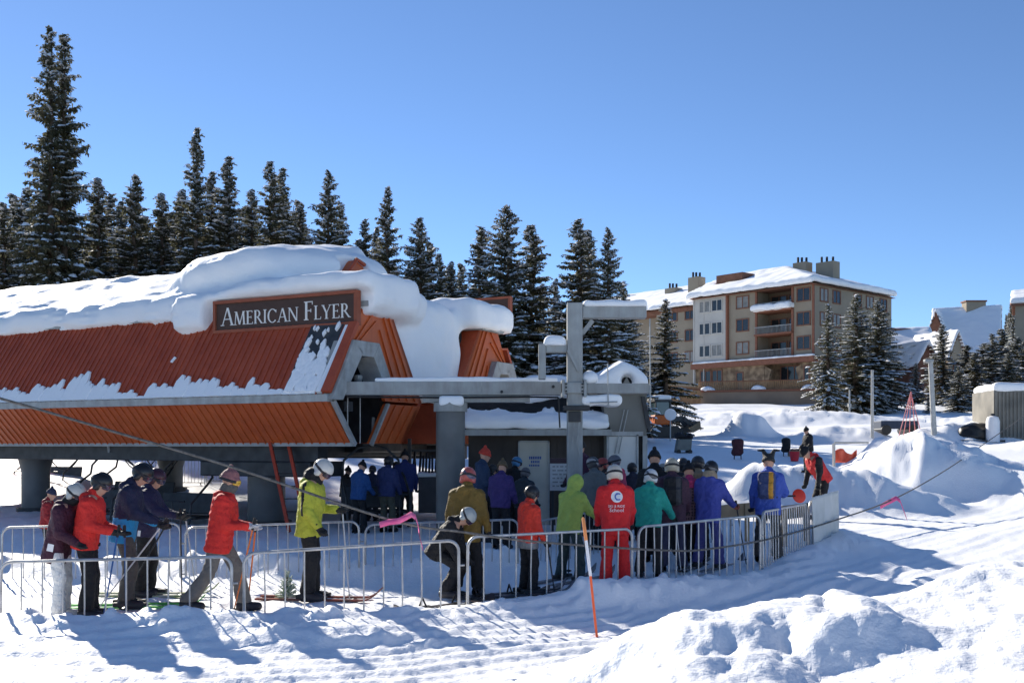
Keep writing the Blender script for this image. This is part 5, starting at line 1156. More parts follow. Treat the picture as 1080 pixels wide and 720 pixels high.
def patch(info, x, z, w_, h_, mat, side=-1):
    S = info['S']; V = np.array([S['hip'] + S['fw'] * (x + a) + S['up'] * (z + b) + v3(0, side * .5, 0) for a, b in ((-w_, -h_), (w_, -h_), (w_, h_), (-w_, h_))]); t = np.zeros(4)
    for it in range(40): t = t + np.maximum(info['jacket'](V + t[:, None] * v3(0, -side, 0)) - .008, 0) * .9
    link('lift_ticket', me_from('lift_ticket', V + t[:, None] * v3(0, -side, 0), [(0, 1, 2, 3)], mat), info['jo'])
patch(P1, .02, -.02, .04, .05, WHT); patch(P4, .0, -.06, .02, .04, WHT); patch(P6, .02, -.13, .0, .0, WHT)
# poles and skis
CB = (.03, .10, .28); CO = (.65, .16, .03); CW = (.5, .5, .5); CK = (.03, .03, .035)
pole(P2, 'r', 'blue ski pole in the near glove of the red jacket at left', CB, -.12, -.15); pole(P2, 'l', 'blue ski pole in the far glove of the red jacket at left', CB, -.02, .1)
pole(P3, 'r', 'grey ski pole slanting back from the glove of the blue bottomed jacket', CW, -.75, -.2); pole(P3, 'l', 'dark ski pole slanting back, farther one of the blue bottomed jacket', CK, -.6, .1)
pole(P4, 'r', 'dark ski pole planted ahead by the indigo jacket, nearer one', CK, .05, -.1); pole(P4, 'l', 'pale ski pole planted ahead by the indigo jacket, farther one', CW, .12, .1)
pole(P5, 'r', 'orange ski pole held by the striding red jacket, nearer one', CO, -.22, -.1); pole(P5, 'l', 'orange ski pole held by the striding red jacket, farther one', CO, -.12, .08)
pole(P10, 'r', 'dark ski pole held by the lime green hooded jacket', CK, .18, .1); pole(P10, 'l', 'dark ski pole on the left side of the lime green hooded jacket', CK, .0, .25)
pole(P16, 'r', 'black ski pole under the brown glove of the violet blue jacket', CK, .14, -.05); pole(P12, 'r', 'thin grey ski pole at the right hand of the teal jacket', CW, .1, .05)
pole(P6, 'l', 'pale ski pole in front of the lime yellow jacket', CW, .12, -.15); pole(P9, 'r', 'short dark ski pole beside the child in red', CK, .1, -.05)
skis(P3, ('green ski under the far boot of the blue bottomed jacket', 'green ski under the near boot of the blue bottomed jacket'), (.05, .32, .06), (.12, .5, .10))
skis(P4, ('pale green ski under the far boot of the indigo jacket', 'pale green ski under the near boot of the indigo jacket'), (.25, .35, .10), (.5, .5, .4))
skis(P6, ('dark ski under the far boot of the lime yellow jacket', 'dark ski under the near boot of the lime yellow jacket'), (.06, .05, .05), (.3, .07, .04))
skis(P16, ('dark ski under the left boot of the violet blue jacket', 'dark ski under the right boot of the violet blue jacket'), (.04, .04, .05), (.2, .2, .22))
skis(P9, ('black child ski under the left boot of the red child', 'black child ski under the right boot of the red child'), (.03, .03, .035), (.1, .1, .12), 1.2)
skis(P10, ('grey ski under the left boot of the lime green hooded jacket', 'grey ski under the right boot of the lime green hooded jacket'), (.06, .06, .07), (.3, .3, .3))
def sboard(px, py, yaw, c, c2, label, Yf=None):
    X, Y, z = hit(px, py); Y = Y if Yf is None else Yf; X = (px - 540) / F * Y; z = gz(X, Y); t = thing('snowboard', label, 'snowboard', (X, Y, z + .02), R(yaw)); V = []; Fq = []; n = 28; L_ = 1.5
    for i_ in range(n):
        u = -1 + 2 * i_ / (n - 1); wd = .125 + .022 * u * u
        if abs(u) > .82: wd *= math.sqrt(max(.01, 1 - ((abs(u) - .82) / .185) ** 2))
        zt = max(0, abs(u) - .78) ** 2 * 1.8
        V += [(u*L_/2, -wd, zt), (u*L_/2, wd, zt), (u*L_/2, wd, zt + .014), (u*L_/2, -wd, zt + .014)]
    for i_ in range(n - 1):
        for a in range(4): Fq.append((i_*4+a, i_*4+(a+1) % 4, i_*4+4+(a+1) % 4, i_*4+4+a))
    Fq += [(3, 2, 1, 0), (n*4-4, n*4-3, n*4-2, n*4-1)]
    link('board', me_from('board', V, Fq, mk('snowboard_top', c, .3, c2=c2, vscale=3), False), t)
    for x in (-.25, .25):
        m = MB(); m.box((x - .06, -.1, .016), (x + .06, .1, .03)); m.tube(arc((x, -.05, .03), .12, 1.57, 4.71, 8, (0, 1, 0), (0, 0, 1)) if False else [(x - .09, -.08, .03), (x - .1, 0, .14), (x - .09, .08, .03)], .012, 6); m.build('binding', BLACK, t)
sboard(526, 612, 24, (.03, .03, .035), (.10, .08, .08), 'dark snowboard flat on the snow between the silver helmet and the red child', 13.9)
sboard(470, 634, 40, (.025, .025, .03), (.06, .06, .07), 'black snowboard under the bowed person with silver helmet', 12.95)

# ------------------------------------------------------------------ barriers
FM = mk('galvanised_barrier_tube', (.42, .42, .42), .42, .55, var=.2, vscale=8, bump=.08, bscale=60)
def barrier(p, q, zt0, zt1, label, group, H=1.08, n=13, r=.019, parts=True, drop=.0):
    """tubular barrier with round top corners, bars and two feet"""
    p = Vector((p[0], p[1], zt0)); q = Vector((q[0], q[1], zt1)); d = (q - p); ln = d.length; ux = d.normalized(); dn = Vector((0, 0, -1))
    t = thing('crowd_barrier', label, 'barrier', (p + q) / 2 + dn * H, 0, group); O = t.location
    rc = .13; a = p - O; b = q - O
    pts = [a + dn * H, a + dn * rc] + arc(a + dn * rc + ux * rc, rc, math.pi, math.pi / 2, 6, ux, (0, 0, 1))[1:] + arc(b + dn * rc - ux * rc, rc, math.pi / 2, 0, 6, ux, (0, 0, 1)) + [b + dn * H]
    m = MB(); m.tube(pts, r, 8); m.tube([a + dn * (H - .16), b + dn * (H - .16)], r * .9, 8); m.build('frame', FM, t, True)
    m = MB(); nrm_ = Vector((-ux.y, ux.x, 0))
    for k in range(1, n):
        c = a.lerp(b, k / n); w1 = ux * random.gauss(0, .006) + nrm_ * random.gauss(0, .008); m.tube([c + dn * .01, c + dn * (H * .45) + w1, c + dn * (H - .16)], r * .52, 6)
    m.build('infill_bars', FM, t, True)
    nrm = Vector((-ux.y, ux.x, 0))
    for k in (.14, .86):
        c = a.lerp(b, k) + dn * (H - .16); m = MB(); m.tube([c, c + dn * .14 + nrm * .1, c + dn * .15 + nrm * .33], r * .8, 6); m.tube([c, c + dn * .14 - nrm * .1, c + dn * .15 - nrm * .33], r * .8, 6); m.build('foot', FM, t, True)
    t.rotation_euler = (R(random.uniform(-2.2, 2.2)), R(random.uniform(-.5, .5)), 0)
    m = MB(); m.tube([b + dn * .3, b + dn * .3 + ux * .07], .012, 6); m.tube([b + dn * .75, b + dn * .75 + ux * .07], .012, 6); m.build('hook', FM, t)
    return t
FG = 'grey tubular barriers along the front of the queue'
fp = FENCE
barrier((-5.79, 11.8), (-3.16, 11.75), .74, .80, 'front barrier before the white trousers and the group at far left', FG, n=11)
barrier((-3.04, 11.85), (-.63, 12.42), .84, .92, 'front barrier before the lime yellow jacket', FG, n=11)
barrier((-.54, 12.62), (1.60, 13.98), .95, .94, 'front barrier before the red child, its left end by the bowed snowboarder', FG, n=11)
barrier((1.70, 14.05), (3.66, 15.38), .93, 1.05, 'front barrier before the teal jacket and violet blue jacket', FG, n=17)
barrier((3.72, 15.45), (4.98, 17.55), 1.05, 1.09, 'front barrier before the jester hat, turning away to the right', FG, n=19)
t = barrier((5.03, 17.65), (6.02, 19.4), 1.12, 1.16, 'last front barrier wrapped in a white banner', FG, n=12)
def yb(px, py, zt): Y = (CH - zt) / (py - HZ) * F; return ((px - 540) / F * Y, Y)
BG = 'grey tubular barriers of the rear queue lane'
for (x0_, x1_, y0_, y1_, lab) in ((2, 190, 15.2, 15.3, 'rear barrier behind the group at far left'), (196, 379, 15.3, 15.5, 'rear barrier behind the striding red jacket'), (385, 546, 15.6, 16.2, 'rear barrier behind the mustard jacket and red child'), (553, 640, 16.4, 18.2, 'rear barrier behind the lime green hooded jacket'), (700, 770, 18.6, 18.9, 'rear barrier behind the violet blue jacket')):
    barrier(((x0_ - 540) / F * y0_, y0_), ((x1_ - 540) / F * y1_, y1_), .86, .92, lab, BG, n=17, r=.017)
HG = 'short barriers beyond the terminal on the left'
for k, (a, b, Yb) in enumerate(((150, 182, 31), (184, 216, 31.3), (218, 250, 31.6))):
    X0 = (a - 540) / F * Yb; X1 = (b - 540) / F * Yb; zz = gz(X0, Yb) + 1.0
    barrier((X0, Yb), (X1, Yb), zz, zz, ('small distant barrier, left of three beyond the first columns', 'small distant barrier, middle of three beyond the first columns', 'small distant barrier, right of three beyond the first columns')[k], HG, n=9, r=.016)
# white banner on the last barrier
BAN = mk('white_banner_cloth', (.50, .51, .48), .75, c2=(.62, .62, .6), vscale=2.5, bump=.3, bscale=8)
pb = Vector((5.0, 17.56, 1.18)); qb = Vector((6.05, 19.42, 1.22)); V = []; Fq = []; nu, nv = 24, 14
nrm = Vector((qb.y - pb.y, -(qb.x - pb.x), 0)).normalized()
for i_ in range(nu + 1):
    for j_ in range(nv + 1):
        c = pb.lerp(qb, i_ / nu); k = j_ / nv
        V.append(c + Vector((0, 0, -.92 * k)) + nrm * (.035 + .03 * math.sin(i_ * .9 + k * 2) * (.3 + k) + .02 * math.sin(i_ * 2.3 + 1)))
for i_ in range(nu):
    for j_ in range(nv): Fq.append((i_*(nv+1)+j_, i_*(nv+1)+j_+1, (i_+1)*(nv+1)+j_+1, (i_+1)*(nv+1)+j_))
o = link('banner', me_from('banner', V, Fq, BAN, True)); tag(o, 'plain white cloth banner draped over the last barrier by the worker', 'banner')
sol = o.modifiers.new('thick', 'SOLIDIFY'); sol.thickness = .006
# orange rope with pink ribbons, marker stake
rp = thing('rope_line', 'long dark rope sagging across the scene in front of the barriers', 'rope')
kp = [at(-60, 406, 10.6), at(0, 420, 10.7), at(120, 455, 10.8), at(250, 494, 10.9), at(412, 548, 11.1), at(490, 561, 11.7), at(567, 571, 12.3), at(700, 580, 13.1), at(752, 578, 13.9), at(820, 566, 16), at(885, 547, 19), at(945, 525, 22), at(1000, 494, 27), at(1045, 463, 33), at(1100, 425, 40)]
sm_ = []
for a_, b_, c_, d_ in zip([kp[0]] + kp[:-2], kp[:-1], kp[1:], kp[2:] + [kp[-1]]):
    for t_ in (0, .2, .4, .6, .8): sm_.append(.5 * ((2*b_) + (c_ - a_)*t_ + (2*a_ - 5*b_ + 4*c_ - d_)*t_*t_ + (3*b_ - a_ - 3*c_ + d_)*t_**3))
m = MB(); m.tube(sm_ + [kp[-1]], .014, 7); m.build('rope', mk('dark_weathered_rope', (.07, .065, .06), .8, c2=(.16, .15, .14), vscale=20), rp, True)
PINK = mk('pink_flagging_ribbon', (.75, .10, .28), .6, c2=(.85, .22, .38), vscale=6)
def ribbon(pts, w_, label):
    V = []; Fq = []
    for p in pts: V += [p + Vector((0, 0, w_ / 2)), p + Vector((.012, -.02, -w_ / 2))]
    for i_ in range(len(pts) - 1): Fq.append((2*i_, 2*i_+1, 2*i_+3, 2*i_+2))
    o = link('ribbon', me_from('ribbon', V, Fq, PINK, True)); s = o.modifiers.new('thick', 'SOLIDIFY'); s.thickness = .004; tag(o, label, 'ribbon', None); return o
ribbon([at(400, 553, 11.0), at(410, 550, 11.05), at(420, 549, 11.0), at(428, 545, 11.05), at(433, 542, 11.05), at(438, 545, 11.0), at(441, 555, 11.02), at(442, 566, 11.05), at(445, 577, 11.0)], .06, 'bright pink ribbon tied to the rope before the rear barrier')
ribbon([at(928, 534, 21.6), at(937, 529, 21.7), at(945, 525, 21.6), at(949, 528, 21.6), at(952, 536, 21.6), at(956, 547, 21.6)], .09, 'faded pink ribbon tied to the rope above the cat track on the right')
sx_, sy_, sz_ = hit(631, 672, 9); tp = at(615, 545, sy_ + .3)
stake = thing('marker_stake', 'orange and white marker stake leaning in the snow before the instructor', 'stake', (sx_, sy_, sz_)); b = Vector((0, 0, -.15)); tpl = tp - stake.location
OR_ = mk('fluorescent_orange_paint', (.80, .13, .04), .5, var=.08)
m = MB(); m.tube([b, tpl * .52], .014, 10); m.build('lower_shaft', OR_, stake, True)
m = MB(); m.tube([tpl * .5, tpl * .82], .017, 10); m.build('white_band', WHT, stake, True)
m = MB(); m.tube([tpl * .8, tpl * .985, tpl], [.019, .019, .008], 10); m.build('tip', mk('bleached_orange', (.75, .28, .10), .6), stake, True)

# ------------------------------------------------------------------ chairs, ladder and other gear
def chair(px, Y, zseat, label, rz=0, wd=1.9):
    t = thing('lift_chair', label, 'lift chair', ((px - 540) / F * Y, Y, zseat), rz)
    m = MB(); m.box((-wd/2, -.25, 0), (wd/2, .22, .07)); m.build('seat', BLACK, t, bevel=.02)
    m = MB(); m.prism([(-wd/2, .22, .1), (-wd/2, .30, .55), (-wd/2, .35, .54), (-wd/2, .28, .08)], (wd, 0, 0)); m.build('backrest', DARK, t, bevel=.015)
    for s in (-1, 1):
        m = MB(); m.tube([(s*wd/2, -.45, -.1), (s*wd/2 * 1.03, -.4, .35), (s*wd/2*1.02, .1, .75), (s*wd/2*.96, .3, .9), (s*wd/2*.9, .3, 1.1), (s*.3, .25, 1.35), (0, .2, 1.42)], .026, 8); m.build('bail', DARK, t, True)
    m = MB(); m.tube([(0, .2, 1.4), (0, .1, 2.0)], .035, 8); m.build('hanger', GREY, t, True)
    m = MB(); m.tube([(-wd/2*.9, -.5, .4), (0, -.62, .42), (wd/2*.9, -.5, .4)], .02, 8); m.tube([(-.4, -.58, .4), (-.4, -.55, -.2)], .016, 6); m.tube([(.4, -.58, .4), (.4, -.55, -.2)], .016, 6); m.build('safety_bar', DARK, t, True)
    return t
CG = 'chairs hanging under the terminal'
chair(142, 25.5, .62, 'dark lift chair hanging between the first two columns', R(-27), 2.0); chair(395, 21.8, .65, 'lift chair with curved bail beside the blue attendant', R(20), 1.3); chair(52, 33, .85, 'lift chair farther off behind the first column', R(-27), 2.2)
chair(108, 23.9, .5, 'lift chair with tall bail just right of the first column', R(-27), 1.5); chair(188, 23.2, .45, 'lift chair with tall bail left of the striding red jacket', R(-27), 1.5)
m = MB()
for k, u in enumerate((2.4, 5.6, 6.3, 8.8)):
    p_ = tw_(u, 1.3, 1.75); m.tube([p_ + TU * (.5 * (j / 6 - .5) * 2) + Vector((0, -.05, -.28 * (1 - ((j / 6 - .5) * 2) ** 2))) for j in range(7)], .014, 6)
tag(m.build('cable_loops', BLACK, None), 'black cables looping below the dark girder of the terminal', 'cables')
for px, pf, pt, lab in ((0, 0, 0, ''),):
    ld_ = thing('ladder', 'orange red ladder leaning under the terminal beside the thick column', 'ladder', at(305, 560, 20.6)); LR = mk('orange_red_ladder_paint', (.42, .06, .03), .5)
    a0, a1 = at(285, 467, 21.6) - ld_.location, at(305, 560, 20.6) - ld_.location; b0, b1 = at(304, 467, 21.6) - ld_.location, at(324, 560, 20.6) - ld_.location
    m = MB(); m.bar(a0, a1, .06, .09, (0, 1, 0)); m.bar(b0, b1, .06, .09, (0, 1, 0)); m.build('rail', LR, ld_)
    m = MB()
    for k in range(7): m.tube([a0.lerp(a1, (k + .5) / 7), b0.lerp(b1, (k + .5) / 7)], .012, 6)
    m.build('rung', DARK, ld_)
def notice(px0, px1, py0, py1, Y, label):
    t = thing('notice_board', label, 'notice board', at((px0 + px1) / 2, py1, Y)); wd = (px1 - px0) / F * Y; h = (py1 - py0) / F * Y
    m = MB(); m.box((-wd/2, -.02, 0), (wd/2, .02, h)); m.build('panel', mk('white_board_face', (.62, .62, .62), .5), t)
    m = MB(); m.box((-wd/2, -.03, h * .84), (wd/2, -.021, h)); m.build('header', mk('dark_maroon_header', (.06, .035, .045), .5), t)
    m = MB(); rr = random.Random(4)
    for k in range(6):
        x = -wd/2 + .05
        while x < wd/2 - .12: l = rr.uniform(.03, .13); m.box((x, -.026, h * (.72 - k * .12)), (x + l, -.0215, h * (.72 - k * .12) + .03)); x += l + .03
    m.build('text_line', GREYL, t)
    m = MB(); m.box((-wd/2 + .03, .021, -1.3), (-wd/2 + .08, .06, h)); m.build('post', DARK, t); m = MB(); m.box((wd/2 - .08, .021, -1.3), (wd/2 - .03, .06, h)); m.build('post', DARK, t)
notice(580, 606, 483, 517, 21.2, 'white notice board with dark header beside the cream door')
# upright skis and snowboards in a rack by the column
rk = thing('ski_rack', 'low grey rack with snow dusted dark gear left of the round column', 'rack', at(451, 531, 24)); m = MB(); m.box((-.2, -.2, -.2), (.26, .3, .62)); m.build('box', mk('grey_utility_box', (.08, .08, .085), .6), rk, bevel=.02)
m = MB(); m.box((-.45, -.1, -.2), (-.38, .1, 1.5)); m.box((-.37, .0, 1.2), (.3, .05, 1.25)); m.build('frame', DARK, rk)
m = MB(); rr = random.Random(2)
for k in range(9): x = -.34 + k * .075; m.bar((x, -.05, .64), (x + rr.uniform(-.05, .05), .1, 1.05 + rr.uniform(0, .2)), .05, .03)
m.build('pole_bundle', BLACK, rk)
sdf_obj('snow_dusting', lambda P: rbox(P, (.02, .05, .66), (.24, .2, .07), .06) + .05 * noise3(P, 4, 3), (-.4, -.35, .5), (.45, .45, .85), .035, SNOWR, rk)
tf = hit(303, 632, 9); fs = thing('fir_sprig', 'small frosty pale green fir sprig stuck in the snow by the lime yellow jacket', 'plant', tf)
FRO = mk('frosted_green_needles', (.28, .36, .24), .8, c2=(.6, .66, .58), vscale=9); m = MB(); rr = random.Random(9)
for k in range(150):
    a_ = rr.uniform(0, 6.28); z_ = rr.uniform(.02, .34); r_ = (.16 * (1 - z_ / .42)) * rr.uniform(.3, 1); p_ = Vector((r_*.3*math.cos(a_), r_*.3*math.sin(a_), z_)); q_ = p_ + Vector((r_*math.cos(a_), r_*math.sin(a_), rr.uniform(-.02, .07)))
    m.bar(p_, q_, .016, .012)
m.build('needles', FRO, fs); m = MB(); m.tube([(0, 0, -.1), (0, 0, .36)], .012, 6); m.build('stem', BARK, fs)
# boards in the maze and the red paddle
WB = mk('weathered_tan_plank', (.30, .22, .13), .8, c2=(.42, .31, .19), vscale=4, bump=.2)
for a_, b_, Y0, Y1, lab in (((690, 546), (800, 536), 18.4, 19.0, 'long tan maze board behind the violet blue jacket'), ((822, 541), (853, 537), 18.2, 18.9, 'short tan maze board behind the second last barrier')):
    p_ = at(a_[0], a_[1], Y0); q_ = at(b_[0], b_[1], Y1); t = thing('maze_board', lab, 'board', (p_ + q_) / 2); p_, q_ = p_ - t.location, q_ - t.location
    m = MB(); m.bar(p_, q_, .05, .24); m.build('plank', WB, t)
    for k in (.12, .88): c_ = p_.lerp(q_, k); m = MB(); m.box((c_.x - .04, c_.y - .08, c_.z - .9), (c_.x + .04, c_.y - .028, c_.z + .12)); m.build('post', WB, t)
i_ = P17; h_ = wp(i_, i_['S']['wrr'] + i_['S']['hdr'] * .1); pad = thing('signal_paddle', 'round red paddle in the right hand of the jester hat person', 'paddle', h_)
m = MB(); m.tube([(-.03, 0, 0), (.2, .05, .0)], .014, 8); m.build('handle', BLACK, pad, True)
m = MB(); m.lathe([(.02, -.014), (.10, -.012), (.115, 0), (.10, .012), (.02, .014)], 24); o = m.build('disc', mk('red_paddle_paint', (.62, .04, .02), .45), pad, True); o.location = (.27, .07, .0); o.rotation_euler = (R(76), R(8), R(10))
# far gear: loader, carts, posts, stakes, container, covered table
lx, ly, lz = hit(704, 463, 30); sc_ = ly / F
ldr = thing('tracked_loader', 'small dark loader with glass cab and raised arm beyond the hut', 'loader', (lx, ly, lz), R(8), None, 1.0); u_ = lambda px: (px - 704) * sc_; w_ = lambda py: (463 - py) * sc_
ORP = mk('loader_orange', (.55, .12, .02), .5); m = MB(); m.box((u_(686), -.8, w_(448)), (u_(704), .8, w_(438))); m.build('body', ORP, ldr, bevel=.05)
m = MB(); m.box((u_(687), -.75, w_(438)), (u_(702), .75, w_(424))); m.build('cab', mk('cab_glass', (.05, .09, .11), .15, spec=.6), ldr, bevel=.03)
m = MB()
for a_ in (686.5, 702): m.box((u_(a_), -.8, w_(438)), (u_(a_ + 1.3), -.7, w_(423))); m.box((u_(a_), .7, w_(438)), (u_(a_ + 1.3), .8, w_(423)))
m.box((u_(685.5), -.85, w_(424)), (u_(704.5), .85, w_(422))); m.build('cab_frame', DARK, ldr)
for s_i in (-.75, .75):
    m = MB(); m.prism([(u_(684), s_i - .2, w_(462)), (u_(712), s_i - .2, w_(462)), (u_(716), s_i - .2, w_(455)), (u_(710), s_i - .2, w_(449)), (u_(686), s_i - .2, w_(449)), (u_(681), s_i - .2, w_(455))], (0, .4, 0)); m.build('track', BLACK, ldr, bevel=.05)
m = MB(); m.bar((u_(700), -.5, w_(446)), (u_(718), -.5, w_(440)), .12, .22); m.bar((u_(718), -.5, w_(440)), (u_(729), -.5, w_(450)), .12, .2); m.build('lift_arm', DARK, ldr); m = MB(); m.bar((u_(700), .5, w_(446)), (u_(718), .5, w_(440)), .12, .22); m.bar((u_(718), .5, w_(440)), (u_(729), .5, w_(450)), .12, .2); m.build('lift_arm', DARK, ldr)
m = MB(); m.prism([(u_(722), -.9, w_(452)), (u_(734), -.9, w_(444)), (u_(735), -.9, w_(452)), (u_(727), -.9, w_(456))], (0, 1.8, 0)); m.build('bucket', mk('worn_bucket_steel', (.2, .15, .09), .6), ldr)
sdf_obj('cab_snow', lambda P: rbox(P, (u_(695), 0, w_(420)), (.5, .75, .14), .12) + .06 * noise3(P, 2, 3), (u_(682), -1.1, w_(426)), (u_(708), 1.1, w_(412)), .06, SNOWR, ldr)
def small_post(px, top, base, label, r, mat, cat, name, lean=0, ymin=30, lamp=None, Yf=None):
    X, Y, z = hit(px, base, ymin)
    if Yf: Y = Yf; X = (px - 540) / F * Y; z = gz(X, Y)
    h = CH + (HZ - top) / F * Y - z; t = thing(name, label, cat, (X, Y, z)); m = MB(); m.tube([(0, 0, -.6), (lean * h, 0, h)], [r, r * .8], 10); m.build('shaft', mat, t, True)
    if lamp == 'lamp': m = MB(); m.box((lean * h - .3, -.14, h), (lean * h + .12, .14, h + .14)); m.build('lamp_head', GREY, t, bevel=.03)
    if lamp == 'round': m = MB(); m.lathe([(.02, -.04), (.3, -.03), (.3, .03), (.02, .04)], 18, (0, 0, 0)); o = m.build('round_sign', WHT, t); o.location = (0, -.05, h); o.rotation_euler = (R(90), 0, 0)
    if lamp == 'box': m = MB(); m.box((-.12, -.12, h * .28), (.12, .12, h * .42)); m.build('meter_box', GREYL, t, bevel=.02)
    return t
PW = mk('pale_grey_pole_paint', (.42, .42, .40), .6); 
small_post(986, 382, 459, 'tall leaning grey light pole by the snow mound on the right', .13, PW, 'light pole', 'light_pole', -.06, lamp='lamp')
small_post(920, 390, 462, 'slim grey pole between the stone wall and the pink tripod', .08, PW, 'pole', 'utility_pole', 0)
small_post(896, 411, 436, 'short pole with a small meter box before the stone wall', .07, PW, 'pole', 'utility_pole', 0, 60, 'box')
small_post(707, 437, 467, 'round white sign on a thin post before the loader', .04, PW, 'sign', 'round_sign_post', 0, 30, 'round')
tpx = hit(958, 459, 40); trp = thing('stake_tripod', 'leaning bundle of faded pink stakes on the bank', 'stakes', tpx); m = MB(); s0 = tpx[1] / F
PKS = mk('faded_pink_stake', (.62, .22, .22), .7)
for a_, b_ in ((-12, 3), (-5, 3), (2, 2.5), (9, 3), (14, 2)): m.tube([(a_ * s0, random.uniform(-.3, .3), -.2), (b_ * s0 + a_ * .02 * s0, 0, 46 * s0)], .02, 6)
m.build('stake', PKS, trp, True)
bx = hit(944, 459, 40); cart = thing('flat_cart', 'low dark blue cart parked on the snow behind the pink stakes', 'cart', bx); s0 = bx[1] / F
m = MB(); m.box((-19 * s0, -.6, .35), (20 * s0, .8, .75)); m.build('deck', mk('dark_blue_cart_paint', (.03, .045, .08), .6), cart, bevel=.04); m = MB()
for a_ in (-14, 14): m = MB(); m.tube([(a_ * s0, -.7, .28), (a_ * s0, .9, .28)], .26, 14); m.build('wheel', BLACK, cart)
cx_, cy_, cz_ = hit(1069, 462, 36); s0 = cy_ / F; cn = thing('storage_container', 'rusty grey storage container with snow on top at the right edge', 'container', (cx_, cy_, cz_), R(-6))
CNM = mk('streaked_container_steel', (.13, .125, .11), .7, c2=(.27, .25, .21), vscale=.9); m = MB(); m.box((-20 * s0, 0, -.3), (40 * s0, 3.0, 50 * s0)); m.build('shell', CNM, cn)
m = MB()
for k in range(22): m.box((-19 * s0 + k * .14 * 1.2, -.05, .0), (-19 * s0 + k * .168 + .07, -.001, 48 * s0))
m.build('rib', CNM, cn)
sdf_obj('roof_snow', lambda P: rbox(P, (10 * s0, 1.5, 53 * s0), (30 * s0, 1.55, .2), .15) + .08 * noise3(P, 1.4, 3), (-24 * s0, -.4, 48 * s0), (44 * s0, 3.4, 60 * s0), .08, SNOWR, cn)
tk = thing('gas_tank', 'small white tank standing beside the rusty container', 'tank', (cx_ - 25 * s0, cy_ - .3, cz_)); m = MB(); m.lathe([(.02, -.2), (.3, -.2), (.3, .75), (.24, .95), (.08, 1.02)], 18); m.build('shell', WHT, tk, True); m = MB(); m.lathe([(.1, 1.0), (.1, 1.12)], 10); m.build('valve_cap', DARK, tk)
hp = thing('gear_heap', 'dark heap of covered machinery left of the white tank', 'machinery', (cx_ - 38 * s0, cy_ + .4, cz_ - .2)); sdf_obj('cover', lambda P: smin(ell(P, (0, 0, .35), (.75, .6, .55)), ell(P, (.5, 0, .3), (.5, .5, .6)), .2) + .12 * noise3(P, 2.5, 3), (-1.2, -1, -.4), (1.4, 1, 1.3), .07, BLACK, hp); m = MB(); m.box((-.9, -.8, -.3), (1.1, .8, .1)); m.build('base', DARK, hp)
ux_, uy_, uz_ = hit(1025, 427, 50); s0 = uy_ / F; um = thing('snowed_table', 'round umbrella table domed with snow before the chalets', 'umbrella table', (ux_, uy_, uz_)); m = MB(); m.tube([(0, 0, -.5), (0, 0, 20 * s0)], .08, 8); m.build('pole', BROWN, um)
sdf_obj('snow_dome', lambda P: smax(ell(P, (0, 0, 15 * s0), (13 * s0, 13 * s0, 15 * s0)), 14 * s0 - P[:, 2], .1), (-16 * s0, -16 * s0, 12 * s0), (16 * s0, 16 * s0, 33 * s0), .12, SNOWR, um); m = MB(); m.lathe([(.05, 14.5 * s0), (12.5 * s0, 13.6 * s0), (12.5 * s0, 12.9 * s0), (.05, 13.5 * s0)], 24); m.build('canopy', mk('dull_red_canopy', (.3, .04, .06), .7), um)
# padded posts, carts and signs on the middle snow field
def padded(px, base, top, wpx, label, c):
    X, Y, z = hit(px, base, 25); s = Y / F; h = (base - top) * s; t = thing('padded_stand', label, 'padded stand', (X, Y, z)); wd = wpx * s / 2
    sdf_obj('pad', lambda P: rbox(P, (0, 0, h * .6), (wd, .2, h * .42), .12) + .05 * noise3(P, 4, 2), (-wd - .2, -.4, 0), (wd + .2, .4, h + .2), .035, cloth(c), t)
    m = MB(); m.tube([(-wd * .7, 0, -.2), (-wd * .6, 0, h * .4)], .02, 6); m.tube([(wd * .7, 0, -.2), (wd * .6, 0, h * .4)], .02, 6); m.build('leg', DARK, t)
padded(778, 484, 463, 11, 'dark maroon padded stand on thin legs alone on the snow field', (.07, .02, .025)); padded(829, 480, 462, 8, 'black padded stand before a brown crate beyond the blue jacket', BLK)
X, Y, z = hit(722, 478, 25); s0 = Y / F; ct = thing('gear_cart', 'grey mesh gear cart with dark bags on the snow beyond the beanies', 'cart', (X, Y, z)); m = MB(); m.prism([(-8 * s0, 0, .12), (7 * s0, 0, .12), (8 * s0, 0, 15 * s0), (-6 * s0, 0, 15 * s0)], (0, .7, 0)); m.build('basket', mk('grey_cart_mesh', (.16, .17, .15), .7), ct)
m = MB(); rr = random.Random(6)
for k in range(6): m.lathe([(.02, -.12), (.13, -.08), (.16, .05), (.05, .16)], 9, (-6 * s0 + k * 2.6 * s0, .35, 15 * s0 + rr.uniform(0, .15)))
m.build('bag', BLACK, ct, True); m = MB()
for a_ in (-6, 6): m = MB(); m.tube([(a_ * s0, -.02, .07), (a_ * s0, .72, .07)], .09, 10); m.build('wheel', BLACK, ct)
X, Y, z = hit(845, 481, 25); s0 = Y / F; cr = thing('wooden_crate', 'low brown plank crate on the snow beyond the jester hat', 'crate', (X, Y, z)); m = MB(); m.box((-10 * s0, 0, -.1), (9 * s0, .6, 7 * s0)); m.build('side', WB, cr); m = MB(); m.box((-10.6 * s0, -.06, 6 * s0), (9.6 * s0, .66, 7.6 * s0)); m.build('rim', BROWN, cr)
X, Y, z = hit(838, 486, 25); bk = thing('bucket', 'bright red bucket lying before the brown crate', 'bucket', (X, Y, z)); m = MB(); m.lathe([(.14, 0), (.2, .36), (.17, .36), (.12, .04)], 16); m.build('pail', RED and mk('red_plastic', (.6, .03, .04), .5), bk, True); m = MB(); m.tube(arc((0, 0, .36), .19, 0, math.pi, 8, (1, 0, 0), (0, 0, .6)), .012, 6); m.build('handle', STEEL, bk)
